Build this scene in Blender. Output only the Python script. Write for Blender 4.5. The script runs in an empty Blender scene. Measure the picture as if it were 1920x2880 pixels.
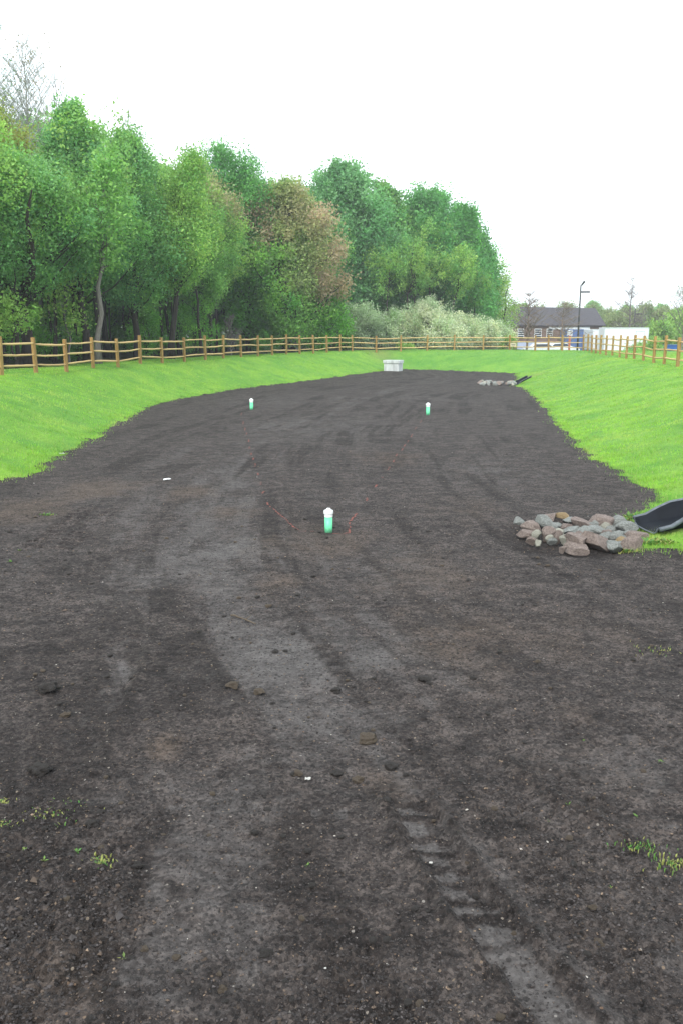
import bpy, math, random
import numpy as np
from mathutils import Vector

# ------------------------------------------------------------ camera, sky, sun, exposure
scene = bpy.context.scene
C = scene.collection
PITCH = math.atan(503/2400.0)
EYE = 1.6
cam = bpy.data.cameras.new("camera"); camo = bpy.data.objects.new("camera", cam); C.objects.link(camo)
camo.location = (0, 0, EYE); camo.rotation_euler = (math.pi/2-PITCH, 0, 0)
cam.sensor_fit = 'VERTICAL'; cam.sensor_height = 24; cam.lens = 20.0
cam.clip_start = 0.05; cam.clip_end = 3000
scene.camera = camo
SUN_EL, SUN_AZ = math.radians(42), math.radians(200)      # azimuth clockwise from +Y
w = bpy.data.worlds.new("World"); scene.world = w; w.use_nodes = True
nt = w.node_tree; nt.nodes.clear()
def wn(t, **k):
    n = nt.nodes.new(t)
    for a, b in k.items(): setattr(n, a, b)
    return n
out = wn('ShaderNodeOutputWorld'); bg = wn('ShaderNodeBackground'); sky = wn('ShaderNodeTexSky')
sky.sky_type = 'NISHITA'; sky.sun_disc = False; sky.sun_elevation = SUN_EL; sky.sun_rotation = SUN_AZ
tc = wn('ShaderNodeTexCoord'); nz = wn('ShaderNodeTexNoise'); nz.inputs['Scale'].default_value = 2.2; nz.inputs['Detail'].default_value = 5
mp = wn('ShaderNodeMapping'); mp.inputs['Scale'].default_value = (1, 1, 3.0)
rp = wn('ShaderNodeValToRGB'); rp.color_ramp.elements[0].position = .3; rp.color_ramp.elements[1].position = .75
rp.color_ramp.elements[0].color = (8.0, 9.0, 9.6, 1); rp.color_ramp.elements[1].color = (9.6, 10.0, 10.4, 1)
mx = wn('ShaderNodeMix', data_type='RGBA'); mx.inputs[0].default_value = .88
L = nt.links.new
L(tc.outputs['Generated'], mp.inputs[0]); L(mp.outputs[0], nz.inputs['Vector']); L(nz.outputs[0], rp.inputs[0])
L(sky.outputs[0], mx.inputs[6]); L(rp.outputs[0], mx.inputs[7]); L(mx.outputs[2], bg.inputs[0]); L(bg.outputs[0], out.inputs[0])
bg.inputs[1].default_value = 0.1
sd = bpy.data.lights.new("sun", 'SUN'); so = bpy.data.objects.new("sun", sd); C.objects.link(so)
sd.energy = 1.4; sd.angle = math.radians(16); sd.color = (1, .96, .9)
so.rotation_euler = (math.pi/2-SUN_EL, 0, -SUN_AZ+math.pi)
so.location = (0, -20, 40)
scene.view_settings.view_transform = 'Standard'; scene.view_settings.look = 'None'
scene.view_settings.exposure = 1.1; scene.view_settings.gamma = 1

# ------------------------------------------------------------ helpers
cp, sp = math.cos(PITCH), math.sin(PITCH)
def ray(px, py):
    a = (px-960)/2400.0; b = (1440-py)/2400.0
    return a, cp+b*sp, -sp+b*cp
BED = -1.1
def G(px, py, z=BED):                       # photo pixel -> point on level z
    a, b, c = ray(px, py); t = (z-EYE)/c
    return (a*t, b*t)
def at(px, py, Y):                          # photo pixel -> point at distance Y
    a, b, c = ray(px, py); t = Y/b
    return Vector((a*t, Y, EYE+c*t))
rng = np.random.default_rng(7); R = random.Random(5)

def hash2(ix, iy, s):
    n = (ix.astype(np.int64)*374761393 + iy.astype(np.int64)*668265263 + s*1442695041) & 0xffffffff
    n = ((n ^ (n >> 13))*1274126177) & 0xffffffff
    n = (n ^ (n >> 16)) & 0xffffff
    return n/float(0xffffff)
def vnoise(x, y, s=0):
    ix = np.floor(x); iy = np.floor(y); fx = x-ix; fy = y-iy
    fx = fx*fx*(3-2*fx); fy = fy*fy*(3-2*fy); ix = ix.astype(int); iy = iy.astype(int)
    a = hash2(ix, iy, s); b = hash2(ix+1, iy, s); c = hash2(ix, iy+1, s); d = hash2(ix+1, iy+1, s)
    return (a*(1-fx)+b*fx)*(1-fy)+(c*(1-fx)+d*fx)*fy
def fbm(x, y, s=0, o=4):
    v = 0; a = .5; t = 0
    for i in range(o):
        v = v+a*vnoise(x*2**i, y*2**i, s+i*17); t += a; a *= .5
    return v/t
def sstep(a, b, x):
    t = np.clip((x-a)/(b-a), 0, 1); return t*t*(3-2*t)

def mesh_np(name, V, Fs, col=None, smooth=False, extra=None):
    V = np.asarray(V, dtype=np.float32).reshape(-1, 3)
    Fs = [np.asarray(f, dtype=np.int32) for f in Fs if len(f)]
    me = bpy.data.meshes.new(name)
    me.vertices.add(len(V)); me.vertices.foreach_set('co', V.ravel())
    nl = sum(f.size for f in Fs); npoly = sum(len(f) for f in Fs)
    me.loops.add(nl); me.polygons.add(npoly)
    me.loops.foreach_set('vertex_index', np.concatenate([f.ravel() for f in Fs]))
    tot = np.concatenate([np.full(len(f), f.shape[1], dtype=np.int32) for f in Fs])
    st = np.concatenate([[0], np.cumsum(tot)[:-1]]).astype(np.int32)
    me.polygons.foreach_set('loop_start', st)
    try: me.polygons.foreach_set('loop_total', tot)
    except Exception: pass
    me.polygons.foreach_set('use_smooth', np.full(npoly, smooth, dtype=bool))
    me.update(calc_edges=True)
    if col is not None:
        a = me.color_attributes.new('tint', 'FLOAT_COLOR', 'POINT')
        c = np.ones((len(V), 4), dtype=np.float32); c[:, :3] = col
        a.data.foreach_set('color', c.ravel())
    for k, v in (extra or {}).items():
        a = me.attributes.new(k, 'FLOAT', 'POINT'); a.data.foreach_set('value', np.asarray(v, dtype=np.float32))
    me.validate()
    return me
def obj(name, me, mat, parent=None):
    o = bpy.data.objects.new(name, me); C.objects.link(o)
    if mat is not None and len(me.materials) == 0: me.materials.append(mat)
    if parent: o.parent = parent
    return o
def tag(o, label=None, cat=None, group=None, kind=None):
    if label: o['label'] = label
    if cat: o['category'] = cat
    if group: o['group'] = group
    if kind: o['kind'] = kind
    return o
def empty(name, loc, rz=0, label=None, cat=None, group=None):
    o = bpy.data.objects.new(name, None); C.objects.link(o); o.location = loc; o.rotation_euler = (0, 0, rz)
    o.empty_display_size = .2
    return tag(o, label, cat, group)
def copy_tree(o, parent=None):
    kids = [k for k in C.objects if k.parent == o]
    c = o.copy(); C.objects.link(c)
    if parent: c.parent = parent
    for k in kids: copy_tree(k, c)
    return c

class MB:                                   # small mesh builder
    def __init__(s): s.v = []; s.f = []
    def add(s, vs, fs):
        n = len(s.v); s.v += [tuple(v) for v in vs]; s.f += [tuple(i+n for i in f) for f in fs]; return s
    def box(s, c, d, rz=0, tilt=(0, 0), taper=1.0):
        x, y, z = d[0]/2, d[1]/2, d[2]/2
        vs = []
        for sz in (-1, 1):
            k = taper if sz > 0 else 1
            for sx, sy in ((-1, -1), (1, -1), (1, 1), (-1, 1)):
                X, Y, Z = sx*x*k+tilt[0]*sz*z, sy*y*k+tilt[1]*sz*z, sz*z
                vs.append((c[0]+X*math.cos(rz)-Y*math.sin(rz), c[1]+X*math.sin(rz)+Y*math.cos(rz), c[2]+Z))
        return s.add(vs, [(3, 2, 1, 0), (4, 5, 6, 7), (0, 1, 5, 4), (1, 2, 6, 5), (2, 3, 7, 6), (3, 0, 4, 7)])
    def lathe(s, prof, n=24, c=(0, 0, 0)):
        vs = []
        for r, z in prof:
            for i in range(n):
                a = 2*math.pi*i/n; vs.append((c[0]+r*math.cos(a), c[1]+r*math.sin(a), c[2]+z))
        fs = []
        for j in range(len(prof)-1):
            for i in range(n): fs.append((j*n+i, j*n+(i+1) % n, (j+1)*n+(i+1) % n, (j+1)*n+i))
        fs.append(tuple(range(n))[::-1]); fs.append(tuple((len(prof)-1)*n+i for i in range(n)))
        return s.add(vs, fs)
    def tube(s, pts, rad, n=6):
        pts = [Vector(p) for p in pts]; vs = []; fs = []
        for j, p in enumerate(pts):
            d = (pts[min(j+1, len(pts)-1)]-pts[max(j-1, 0)]).normalized()
            u = d.cross(Vector((.3, .9, .1)) if abs(d.z) > .8 else Vector((0, 0, 1))).normalized(); v = d.cross(u)
            for i in range(n):
                a = 2*math.pi*i/n; vs.append(p+(u*math.cos(a)+v*math.sin(a))*rad[j])
        for j in range(len(pts)-1):
            for i in range(n): fs.append((j*n+i, j*n+(i+1) % n, (j+1)*n+(i+1) % n, (j+1)*n+i))
        fs.append(tuple(range(n))[::-1]); fs.append(tuple((len(pts)-1)*n+i for i in range(n)))
        return s.add(vs, fs)
    def mesh(s, name, smooth=False):
        me = bpy.data.meshes.new(name); me.from_pydata(s.v, [], s.f); me.update()
        if smooth: me.polygons.foreach_set('use_smooth', [True]*len(me.polygons))
        return me
    def build(s, name, mat, parent=None, smooth=False, bevel=0):
        o = obj(name, s.mesh(name, smooth), mat, parent)
        if bevel:
            m = o.modifiers.new('bevel', 'BEVEL'); m.width = bevel; m.segments = 2; m.limit_method = 'ANGLE'
        return o

# ------------------------------------------------------------ materials
class Mat:
    def __init__(s, name, rough=.8, spec=.3):
        s.m = bpy.data.materials.new(name); s.m.use_nodes = True; s.nt = s.m.node_tree; s.nt.nodes.clear()
        s.out = s.n('ShaderNodeOutputMaterial'); s.b = s.n('ShaderNodeBsdfPrincipled')
        s.l(s.b.outputs[0], s.out.inputs[0]); s.b.inputs['Roughness'].default_value = rough
        s.b.inputs['Specular IOR Level'].default_value = spec
        s.tc = s.n('ShaderNodeTexCoord')
    def n(s, t, **k):
        x = s.nt.nodes.new(t)
        for a, b in k.items(): setattr(x, a, b)
        return x
    def l(s, a, b): s.nt.links.new(a, b)
    def noise(s, scale, detail=4, rough=.6, vec=None, sc=None):
        n = s.n('ShaderNodeTexNoise'); n.inputs['Scale'].default_value = scale; n.inputs['Detail'].default_value = detail; n.inputs['Roughness'].default_value = rough
        v = vec or s.tc.outputs['Object']
        if sc:
            m = s.n('ShaderNodeMapping'); m.inputs['Scale'].default_value = sc; s.l(v, m.inputs[0]); v = m.outputs[0]
        s.l(v, n.inputs['Vector']); return n.outputs[0]
    def ramp(s, fac, stops):
        r = s.n('ShaderNodeValToRGB'); e = r.color_ramp.elements
        while len(e) < len(stops): e.new(.5)
        for i, (p, c) in enumerate(stops):
            e[i].position = p; e[i].color = (*c, 1) if len(c) == 3 else c
        s.l(fac, r.inputs[0]); return r.outputs[0]
    def mix(s, fac, a, b, mode='MIX'):
        m = s.n('ShaderNodeMix', data_type='RGBA', blend_type=mode)
        for i, v in ((0, fac), (6, a), (7, b)):
            if isinstance(v, (int, float)): m.inputs[i].default_value = v
            elif isinstance(v, tuple): m.inputs[i].default_value = (*v, 1)
            else: s.l(v, m.inputs[i])
        return m.outputs[2]
    def math(s, op, a, b=0):
        m = s.n('ShaderNodeMath', operation=op)
        for i, v in ((0, a), (1, b)):
            if isinstance(v, (int, float)): m.inputs[i].default_value = v
            else: s.l(v, m.inputs[i])
        return m.outputs[0]
    def attr(s, name, color=False):
        a = s.n('ShaderNodeAttribute', attribute_name=name); return a.outputs['Color' if color else 'Fac']
    def bump(s, h, strength=.5, dist=.01):
        b = s.n('ShaderNodeBump'); b.inputs['Strength'].default_value = strength; b.inputs['Distance'].default_value = dist
        s.l(h, b.inputs['Height']); s.l(b.outputs[0], s.b.inputs['Normal'])
    def base(s, v):
        if isinstance(v, tuple): s.b.inputs['Base Color'].default_value = (*v, 1)
        else: s.l(v, s.b.inputs['Base Color'])
        return s
g3 = lambda v: (v, v, v)
def simple(name, c, rough=.7, var=.15, scale=6, spec=.3, metallic=0):
    m = Mat(name, rough, spec); n = m.noise(scale)
    a = tuple(x*(1-var) for x in c); b = tuple(min(1, x*(1+var)) for x in c)
    m.base(m.ramp(n, [(.3, a), (.7, b)])); m.b.inputs['Metallic'].default_value = metallic
    return m.m

# soil
m = Mat('soil', .92, .25)
fine = m.noise(70, 6, .75); med = m.noise(9, 5, .7); big = m.noise(1.3, 5, .65); brn = m.noise(2.1, 4, .6, sc=(1, .6, 1))
v1 = m.n('ShaderNodeTexVoronoi'); v1.inputs['Scale'].default_value = 55; m.l(m.tc.outputs['Object'], v1.inputs['Vector'])
v2 = m.n('ShaderNodeTexVoronoi'); v2.inputs['Scale'].default_value = 17; m.l(m.mix(.12, m.tc.outputs['Object'], m.noise(20, 3), 'ADD'), v2.inputs['Vector'])
s1 = m.n('ShaderNodeSeparateColor'); m.l(v1.outputs['Color'], s1.inputs[0]); s2 = m.n('ShaderNodeSeparateColor'); m.l(v2.outputs['Color'], s2.inputs[0])
stk = m.noise(3.2, 6, .8, sc=(1, 1.6, 1))
grain = m.math('ADD', m.math('MULTIPLY', s1.outputs[0], .34), m.math('ADD', m.math('MULTIPLY', s2.outputs[0], .16), m.math('ADD', m.math('MULTIPLY', fine, .5), m.math('SUBTRACT', m.math('MULTIPLY', stk, 1.3), .62))))
fine = grain
dark = m.ramp(grain, [(.22, (.0115, .0092, .0084)), (.45, (.036, .0294, .0272)), (.62, (.064, .0528, .048)), (.82, (.125, .103, .092))])
dark = m.mix(m.attr('damp'), dark, m.mix(1.0, dark, (.5, .48, .47), 'MULTIPLY'))  # moist soil tone, plus the shade painted in around the near rocks
dry = m.ramp(grain, [(.2, (.058, .052, .049)), (.8, (.148, .136, .131))])
dm = m.math('ADD', m.attr('dry'), m.math('MULTIPLY', m.math('SUBTRACT', med, .5), 1.5))
dm = m.ramp(dm, [(.2, g3(0)), (.95, g3(.95))])
c1 = m.mix(dm, dark, dry)
tanm = m.math('ADD', m.attr('tan'), m.math('MULTIPLY', m.math('SUBTRACT', brn, .5), 1.1))
c2 = m.mix(m.math('MULTIPLY', m.ramp(tanm, [(.22, g3(0)), (.85, g3(1))]), .7), c1, m.ramp(fine, [(.3, (.05, .038, .029)), (.7, (.135, .1, .078))]))
vo = m.n('ShaderNodeTexVoronoi'); vo.inputs['Scale'].default_value = 38; m.l(m.tc.outputs['Object'], vo.inputs['Vector'])
hs = m.n('ShaderNodeSeparateColor'); m.l(vo.outputs['Color'], hs.inputs[0])
spk = m.math('MULTIPLY', m.math('GREATER_THAN', hs.outputs[0], .965), m.math('LESS_THAN', vo.outputs['Distance'], .3))
c3 = m.mix(spk, c2, m.ramp(hs.outputs[1], [(0, (.16, .1, .065)), (.5, (.20, .16, .12)), (1, (.24, .22, .2))]))
spd = m.math('MULTIPLY', m.math('LESS_THAN', hs.outputs[0], .16), m.math('LESS_THAN', vo.outputs['Distance'], .5))
c4 = m.mix(m.math('MULTIPLY', spd, .6), c3, (.012, .011, .011))
m.base(c4)
hh = m.math('ADD', m.math('MULTIPLY', fine, .6), m.math('MULTIPLY', m.noise(24, 5, .7), .8))
m.bump(m.math('ADD', hh, m.math('MULTIPLY', s1.outputs[1], .35)), 1.0, .035)
M_soil = m.m
# grass ground
m = Mat('grass', .75, .2)
n1 = m.noise(1.1, 5, .65); n2 = m.noise(14, 5, .75); n3 = m.noise(.35, 3, .5); n5 = m.noise(3.3, 6, .8)
cg = m.ramp(n2, [(.3, (.13, .25, .03)), (.5, (.21, .415, .045)), (.72, (.32, .49, .085))])
cg = m.mix(m.ramp(n1, [(.42, g3(0)), (.66, g3(.75))]), cg, (.085, .26, .04))
cg = m.mix(m.ramp(n3, [(.45, g3(0)), (.7, g3(.6))]), cg, (.08, .25, .04))
cg = m.mix(m.ramp(n5, [(.30, g3(.55)), (.42, g3(0))]), cg, (.05, .13, .03))
straw = m.math('MULTIPLY', m.ramp(m.noise(2.6, 5, .7), [(.64, g3(0)), (.76, g3(1))]), .5)
cg = m.mix(straw, cg, (.26, .26, .10))
cg = m.mix(m.attr('deep_green'), cg, m.mix(n2, (.045, .20, .03), (.09, .27, .045)))
cg = m.mix(m.attr('straw'), cg, (.22, .2, .09))
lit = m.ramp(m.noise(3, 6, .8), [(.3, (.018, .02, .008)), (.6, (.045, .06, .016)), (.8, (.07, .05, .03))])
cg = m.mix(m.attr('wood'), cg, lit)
m.base(cg); m.bump(m.math('ADD', n2, m.noise(60, 4, .8)), .8, .05)
M_grass = m.m
# coloured by attribute (leaves, blades, crumbs)
def leafmat(name, rough=.55, trans=.48):
    m = Mat(name, rough, .25); t = m.attr('tint', True); m.base(t)
    if trans:
        tr = m.n('ShaderNodeBsdfTranslucent'); m.l(m.mix(1.0, t, (1.15, 1.15, .8), 'MULTIPLY'), tr.inputs[0])
        ms = m.n('ShaderNodeMixShader'); ms.inputs[0].default_value = trans
        m.l(m.b.outputs[0], ms.inputs[1]); m.l(tr.outputs[0], ms.inputs[2]); m.l(ms.outputs[0], m.out.inputs[0])
    return m.m
M_leaf = leafmat('leaves'); M_blade = leafmat('grass_blades', .6, .3); M_crumb = leafmat('crumbs', .9, 0)
def barkmat(name, a, b):
    m = Mat(name, .9, .2); n = m.noise(8, 5, .7, sc=(3, 3, .5)); m.base(m.ramp(n, [(.3, a), (.7, b)])); m.bump(n, .8, .03); return m.m
M_bark = barkmat('dark_bark', (.018, .015, .013), (.06, .05, .043))
M_palebark = barkmat('pale_bark', (.10, .088, .08), (.24, .215, .2))
# wood
m = Mat('post_wood', .75, .25); n = m.noise(5, 5, .7, sc=(6, 6, 1)); oi = m.n('ShaderNodeObjectInfo')
cw = m.ramp(n, [(.25, (.23, .14, .045)), (.55, (.36, .235, .08)), (.8, (.48, .34, .14))])
cw = m.mix(m.math('MULTIPLY', oi.outputs['Random'], .4), cw, (.22, .10, .035)); m.base(cw); m.bump(n, .5, .01); M_post = m.m
m = Mat('rail_wood', .7, .25); n = m.noise(3, 6, .75, vec=m.tc.outputs['Generated'], sc=(2, 9, 9)); oi = m.n('ShaderNodeObjectInfo')
cw = m.ramp(n, [(.25, (.42, .26, .10)), (.5, (.66, .47, .22)), (.8, (.78, .62, .36))])
cw = m.mix(m.math('MULTIPLY', oi.outputs['Random'], .35), cw, (.36, .2, .09)); m.base(cw); m.bump(n, .5, .01); M_rail = m.m
# rocks
def rockmat(name, a, b, c):
    m = Mat(name, .85, .3); n = m.noise(7, 6, .7); n2 = m.noise(30, 4, .7); oi = m.n('ShaderNodeObjectInfo')
    k = m.ramp(n, [(.3, a), (.55, b), (.75, c)]); k = m.mix(m.math('MULTIPLY', oi.outputs['Random'], .35), k, b)
    k = m.mix(m.ramp(n2, [(.5, g3(0)), (.75, g3(.35))]), k, (.07, .055, .045)); m.base(k); m.bump(m.math('ADD', n, n2), .9, .03); return m.m
M_rock = {'brown': rockmat('brown_rock', (.10, .076, .066), (.30, .24, .21), (.46, .40, .36)),
          'grey': rockmat('grey_rock', (.12, .125, .115), (.31, .325, .305), (.54, .54, .50)),
          'tan': rockmat('tan_rock', (.24, .16, .08), (.38, .28, .15), (.45, .38, .26)),
          'pale': rockmat('pale_rock', (.26, .25, .2), (.42, .41, .34), (.5, .5, .46))}
M_clod = {'dark': rockmat('dark_clod', (.022, .019, .017), (.05, .043, .039), (.085, .073, .065)),
          'tan': rockmat('tan_clod', (.075, .055, .038), (.13, .1, .072), (.19, .155, .12))}
# pipe
m = Mat('green_pipe_plastic', .35, .4); n = m.noise(9, 5, .7)
m.base(m.mix(m.ramp(n, [(.66, g3(0)), (.72, g3(.8))]), m.ramp(m.noise(3), [(.3, (.13, .66, .33)), (.7, (.17, .72, .39))]), (.03, .17, .09)))
sz = m.n('ShaderNodeSeparateXYZ'); m.l(m.tc.outputs['Object'], sz.inputs[0]); dz = m.math('ADD', sz.outputs[2], m.math('MULTIPLY', m.math('SUBTRACT', m.noise(30, 4), .5), .12))
m.base(m.mix(m.ramp(dz, [(.03, g3(.75)), (.09, g3(0))]), m.b.inputs['Base Color'].links[0].from_socket, (.07, .06, .055))); M_green = m.m
M_white = simple('white_plastic', (.80, .81, .80), .4, .05, 8)
m = Mat('concrete', .85, .3); n = m.noise(4, 6, .7); n2 = m.noise(2, 3, .5, sc=(3, 3, .4))
m.base(m.mix(m.ramp(n2, [(.5, g3(0)), (.7, g3(.5))]), m.ramp(n, [(.3, (.48, .51, .51)), (.7, (.64, .67, .67))]), (.26, .28, .27))); m.bump(n, .4, .01); M_conc = m.m
M_black = simple('black_plastic', (.008, .010, .014), .6, .3, 4, .12)
M_lip = simple('worn_plastic_lip', (.09, .105, .12), .5, .35, 12, .4)
M_paint = simple('red_marking_paint', (.17, .055, .04), .8, .45, 30)
M_dkmetal = simple('dark_metal', (.03, .03, .03), .5, .2, 5)
M_whitepaint = simple('white_panel', (.72, .75, .76), .4, .05, 2)
M_blue = simple('blue_metal', (.10, .17, .36), .5, .15, 2)
M_bluedeep = simple('blue_dumpster_paint', (.02, .09, .30), .45, .15, 2)
M_glass = simple('dark_glass', (.03, .04, .05), .1, .2, 2, .6)
M_tyre = simple('tyre_rubber', (.02, .02, .02), .8, .2, 6)
M_orange = simple('orange_brown_paint', (.45, .14, .07), .6, .15, 3)
M_sign = simple('cream_board', (.55, .5, .36), .6, .1, 4)
m = Mat('brick', .85, .2); br = m.n('ShaderNodeTexBrick'); br.inputs['Scale'].default_value = 4; br.inputs['Color1'].default_value = (.17, .095, .075, 1)
br.inputs['Color2'].default_value = (.13, .08, .065, 1); br.inputs['Mortar'].default_value = (.3, .26, .22, 1)
mpn = m.n('ShaderNodeMapping'); mpn.inputs['Rotation'].default_value = (math.pi/2, 0, 0); m.l(m.tc.outputs['Object'], mpn.inputs[0]); m.l(mpn.outputs[0], br.inputs['Vector']); m.base(br.outputs[0]); M_brick = m.m
m = Mat('roof_shingle', .85, .2); n = m.noise(2, 6, .75, sc=(1, 4, 4)); m.base(m.ramp(n, [(.3, (.045, .043, .05)), (.7, (.10, .095, .105))])); M_roof = m.m

# ------------------------------------------------------------ terrain
edge_px = [(0, 1353), (40, 1349), (73, 1341), (159, 1286), (245, 1249), (318, 1200), (355, 1176), (429, 1139), (527, 1119), (649, 1097), (796, 1080),
           (980, 1056), (1078, 1043), (1133, 1039), (1225, 1041), (1347, 1046), (1451, 1050), (1457, 1065), (1447, 1083), (1488, 1102), (1525, 1139), (1567, 1188),
           (1629, 1255), (1678, 1298), (1775, 1345), (1873, 1402), (1850, 1425), (1790, 1455), (1812, 1500), (1800, 1546), (1850, 1551), (1920, 1545)]
soil_poly = [G(*p) for p in edge_px]
soil_poly = [(-9, -8), (-9.5, 2), (-8.8, 8), (-8.2, 12), (-7.4, 14.6)] + soil_poly + [(6.5, 10.9), (8.5, 9.5), (9.6, 6), (10, 0), (9.5, -8)]
SP = np.array(soil_poly)
def sdist(x, y, poly=SP):                   # signed distance, positive outside
    x = np.asarray(x, float); y = np.asarray(y, float)
    d2 = np.full(x.shape, 1e18); inside = np.zeros(x.shape, bool); n = len(poly)
    for i in range(n):
        ax, ay = poly[i]; bx, by = poly[(i+1) % n]; ex, ey = bx-ax, by-ay
        t = np.clip(((x-ax)*ex+(y-ay)*ey)/(ex*ex+ey*ey+1e-12), 0, 1)
        d2 = np.minimum(d2, (x-ax-t*ex)**2+(y-ay-t*ey)**2)
        c = ((ay > y) != (by > y)) & (x < (bx-ax)*(y-ay)/((by-ay) if by != ay else 1e-12)+ax)
        inside ^= c
    d = np.sqrt(d2); return np.where(inside, -d, d)
def pdist(x, y, pts):                       # distance to polyline, and signed side, param length
    d = np.full(np.shape(x), 1e9); side = np.zeros(np.shape(x)); par = np.zeros(np.shape(x)); s = 0
    for i in range(len(pts)-1):
        ax, ay = pts[i]; bx, by = pts[i+1]; ex, ey = bx-ax, by-ay; l = math.hypot(ex, ey)
        t = np.clip(((x-ax)*ex+(y-ay)*ey)/(l*l), 0, 1); dd = np.hypot(x-ax-t*ex, y-ay-t*ey)
        k = dd < d; d = np.where(k, dd, d); side = np.where(k, ((x-ax)*ey-(y-ay)*ex)/l, side); par = np.where(k, s+t*l, par); s += l
    return d, side, par
def jag(x, y):
    return (fbm(x*2.2, y*2.2, 3, 4)-.5)*.5
GRADE = .2
def HT(x, y):
    x = np.asarray(x, float); y = np.asarray(y, float)
    d = sdist(x, y)
    W = 3.9+1.6*sstep(0, 8, x)
    t = np.clip((d+.05)/W, 0, 1)
    prof = .55*t+.45*t*t*(3-2*t); prof = np.where(t > .85, prof, prof)
    prof = prof - .10*np.sin(np.pi*t)*0 
    z = BED+(GRADE-BED)*prof
    z = z+(fbm(x*.5, y*.5, 9, 3)-.5)*.16*sstep(.2, 1.5, d)
    fall = np.clip((y-71+.55*np.clip(x-18, 0, 30))/27, 0, 1)*sstep(12, 20, x)
    z = z-1.25*fall*fall*(3-2*fall)
    return z
# tyre tracks and compacted lanes on the soil (world polylines)
T_lug = [G(*p) for p in ((1620, 2920), (1575, 2855), (1440, 2690), (1380, 2600), (1290, 2480), (1175, 2300), (1130, 2210))]
T_row = [G(*p) for p in ((620, 2268), (1000, 2285))]
T_ridge = [G(*p) for p in ((1430, 2140), (1540, 2230), (1680, 2310), (1790, 2380))]
T_lug2 = [G(*p) for p in ((1330, 2560), (1230, 2380), (1175, 2290))]
T_left = [G(*p) for p in ((215, 2130), (290, 1990), (345, 1880), (372, 1800))]
T_mid = [G(*p) for p in ((900, 2010), (800, 1900), (700, 1780), (600, 1650), (560, 1540), (590, 1420), (650, 1330))]
T_mid2 = [G(*p) for p in ((1080, 2010), (900, 1850), (740, 1760), (620, 1700))]
T_bl = [G(*p) for p in ((560, 2940), (560, 2700), (590, 2500), (640, 2350), (690, 2240), (740, 2140))]
T_far = [G(*p) for p in ((1240, 1180), (1100, 1270), (1010, 1370), (960, 1460))]
T_far2 = [G(*p) for p in ((540, 1330), (470, 1400), (380, 1450), (260, 1500), (200, 1560))]
T_far3 = [G(*p) for p in ((1100, 1150), (900, 1190), (760, 1260), (680, 1400))]
T_tan = [G(*p) for p in ((540, 1360), (250, 1380), (60, 1430))]
T_r = [G(*p) for p in ((1330, 1950), (1240, 1720), (1180, 1600))]
DRYB = [(600, 1560, .9, 1.6, 1.0), (820, 1850, .9, .9, 1.1), (1000, 1850, .8, .6, .9), (430, 1620, .8, 1.3, .7), (620, 2250, .9, .4, .55), (1130, 1600, 1.0, 1.2, .5), (900, 1200, 3, 5, .5), (1200, 1120, 3, 6, .4), (1380, 1330, 1.6, 3, .5), (480, 2650, .35, .4, .6), (1780, 2150, .6, .5, .5), (1690, 2450, .3, .3, .4), (830, 2100, .5, .4, .6), (740, 1130, 3, 6, .4), (330, 1380, 1.5, 2, .4)]
LANES = [(T_mid, 1.1, .78), (T_mid2, .32, .75), (T_left, .3, 1.1), (T_far, .5, .3), (T_far2, .35, .35), (T_far3, .6, .35), (T_r, .45, .3)]
DAMP_SHADE = [None]
CURVE = [G(*p) for p in ((1640, 3300), (1560, 2880), (1130, 2260), (790, 1860), (640, 1650), (600, 1500), (650, 1350), (780, 1220), (980, 1120), (1250, 1060))]
CVX = np.array([p[0] for p in CURVE]); CVY = np.array([p[1] for p in CURVE])
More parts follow.
